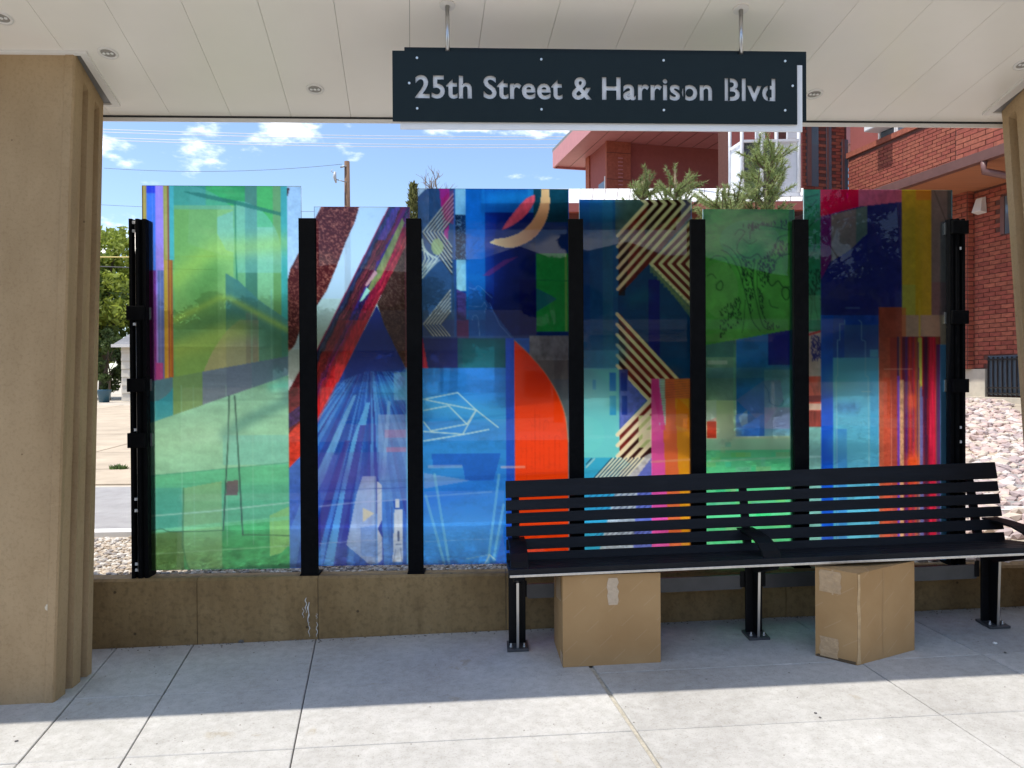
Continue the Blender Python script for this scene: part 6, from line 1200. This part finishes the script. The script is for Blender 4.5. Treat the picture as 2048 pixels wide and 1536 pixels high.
MB().hexa([(p0[0]+.05, p0[1]+.0, z_e-.06), (p1[0], p1[1]+.0, z_e-.06), (p1[0], gT+.5, z_e-.06), (p0[0]+.05, gT+.6, z_e-.06)], [(p0[0]+.05, p0[1]+.0, z_e-.004), (p1[0], p1[1]+.0, z_e-.004), (p1[0], gT+.5, z_e-.004), (p0[0]+.05, gT+.6, z_e-.004)]).build('eave_board', m_stuc, ga)
# glazed white enclosure on the upper floor
eY = 14.0; en = thing('balcony_enclosure', tuple(at_depth(1530, 385, eY)), 'white boarded balcony enclosure with dark netting above the garage roof', 'enclosure'); m_enc = mat('white panel', (.70, .71, .73), .6, var=.05); m_net = mat('dark netting', (.05, .055, .065), .8, var=.3, scale=30, stretch=(6, 1, .4))
E3 = lambda px, py, dy_=0: tuple(at_depth(px, py, eY+dy_))
def quad(name, a, b_, c_, d_, m, th=.06, par=en): 
    V = [np.array(v) for v in (a, b_, c_, d_)]; MB().hexa([tuple(v) for v in V], [tuple(v+np.array([0, th, 0])) for v in V]).build(name, m, par)
quad('front_panel', E3(1555, 384), E3(1600, 384), E3(1600, 282), E3(1555, 284), m_enc); quad('netting', E3(1487, 384), E3(1554, 384), E3(1554, 285), E3(1487, 284), m_net)
quad('side_panel', E3(1461, 384, 1.2), E3(1486, 384), E3(1486, 282), E3(1461, 300, 1.2), m_enc, .05); quad('front_rail', E3(1485, 284, -.08), E3(1601, 282, -.08), E3(1601, 277.5, -.08), E3(1485, 279.5, -.08), m_enc); quad('side_rail', E3(1460, 301, 1.1), E3(1485, 284.5, -.07), E3(1485, 279.5, -.07), E3(1460, 296, 1.1), m_enc, .04)
quad('base_board', E3(1487, 392, -.05), E3(1601, 392, -.05), E3(1601, 384.5, -.05), E3(1487, 384.5, -.05), m_enc)
for px, dy_ in ((1460, 1.15), (1484, -.05), (1523, -.05), (1553, -.05), (1598, -.05)): c = E3(px, 290, dy_); MB().tube([(c[0], c[1], E3(px, 384, dy_)[2]), (c[0], c[1], E3(px, 200, dy_)[2])], .035, 6).build('enclosure_post', m_enc, en)
quad('upper_panel', E3(1512, 277, .3), E3(1530, 277, .3), E3(1530, 230, .3), E3(1512, 230, .3), m_enc); quad('upper_panel', E3(1575, 277, .3), E3(1602, 277, .3), E3(1602, 230, .3), E3(1575, 230, .3), m_enc)
quad('back_wall', E3(1462, 384, 2.0), E3(1605, 384, 2.0), E3(1605, 200, 2.0), E3(1462, 200, 2.0), m_stuc)

# ------------------------------------------------------------------ across the street (mirrored in the glass)
hl = MB(); N = 40; V = []
for k in range(N+1):
    x = -260+520*k/N; V += [(x, -230, -2), (x, -260, 44+22*mnoise.noise(Vector((x*.012, 3, 0)))+7*mnoise.noise(Vector((x*.05, 1, 0))))]
hl.add(V, [(2*k, 2*k+2, 2*k+3, 2*k+1) for k in range(N)], 0, True)
V2 = [(x, y-60, -2) for (x, y, z) in V[::2]]; tag(hl.build('hills', mat('sage hillside', (.055, .065, .055), .95, var=.3, scale=.05)), kind='structure')
for i, (x, y, h, rx, lab) in enumerate(((3.1, -23, 7.5, 1.7, 'small street tree across the road, mirrored in the chevron pane'), (15.5, -20, 10, 3.6, 'big street tree across the road, mirrored in the crimson cornered pane'))):
    tree('street_tree', (x, y, terrain(x, y)), h, rx, h*.36, 30, 7000, .17, m_leafd, lab, 40+i, .2, group='street trees across the road')
hs = thing('house', (-1, -30, terrain(0, -20)), 'cream house with grey roof across the road, mirrored in the glass', 'house'); z0 = terrain(0, -20)
MB().box((-7, -34, z0), (5, -28, z0+3.2)).build('wall', m_side, hs); MB().hexa([(-7.6, -34.6, z0+3.2), (5.6, -34.6, z0+3.2), (5.6, -27.4, z0+3.2), (-7.6, -27.4, z0+3.2)], [(-7.6, -31.2, z0+5.4), (5.6, -31.2, z0+5.4), (5.6, -30.8, z0+5.4), (-7.6, -30.8, z0+5.4)]).build('roof', m_shr, hs)
for x in (-5, -2, 2): MB().box((x, -27.99, z0+1.0), (x+1.2, -27.9, z0+2.2)).build('window', m_win, hs)
os_ = thing('bus_shelter', (7, -15, terrain(7, -15)), 'matching bus shelter across the road, mirrored in the glass', 'shelter'); z0 = terrain(7, -13)+.2
MB().hexa([(2.8, -16.4, z0+2.65), (10.8, -16.4, z0+2.65), (10.8, -14.2, z0+2.9), (2.8, -14.2, z0+2.9)], [(2.8, -16.4, z0+2.95), (10.8, -16.4, z0+2.95), (10.8, -14.2, z0+3.2), (2.8, -14.2, z0+3.2)]).build('roof', m_trim, os_)
for x in (3.4, 9.4): MB().hexa([(x, -15.9, z0-.3), (x+.7, -15.9, z0-.3), (x+.7, -15.2, z0-.3), (x, -15.2, z0-.3)], [(x-.1, -15.9, z0+2.68), (x+.8, -15.9, z0+2.68), (x+.8, -15.2, z0+2.75), (x-.1, -15.2, z0+2.75)]).build('pillar', m_pil, os_)
MB().box((4.2, -16.1, z0+.3), (9.3, -16.05, z0+2.1)).build('screen', m_bgrey, os_)
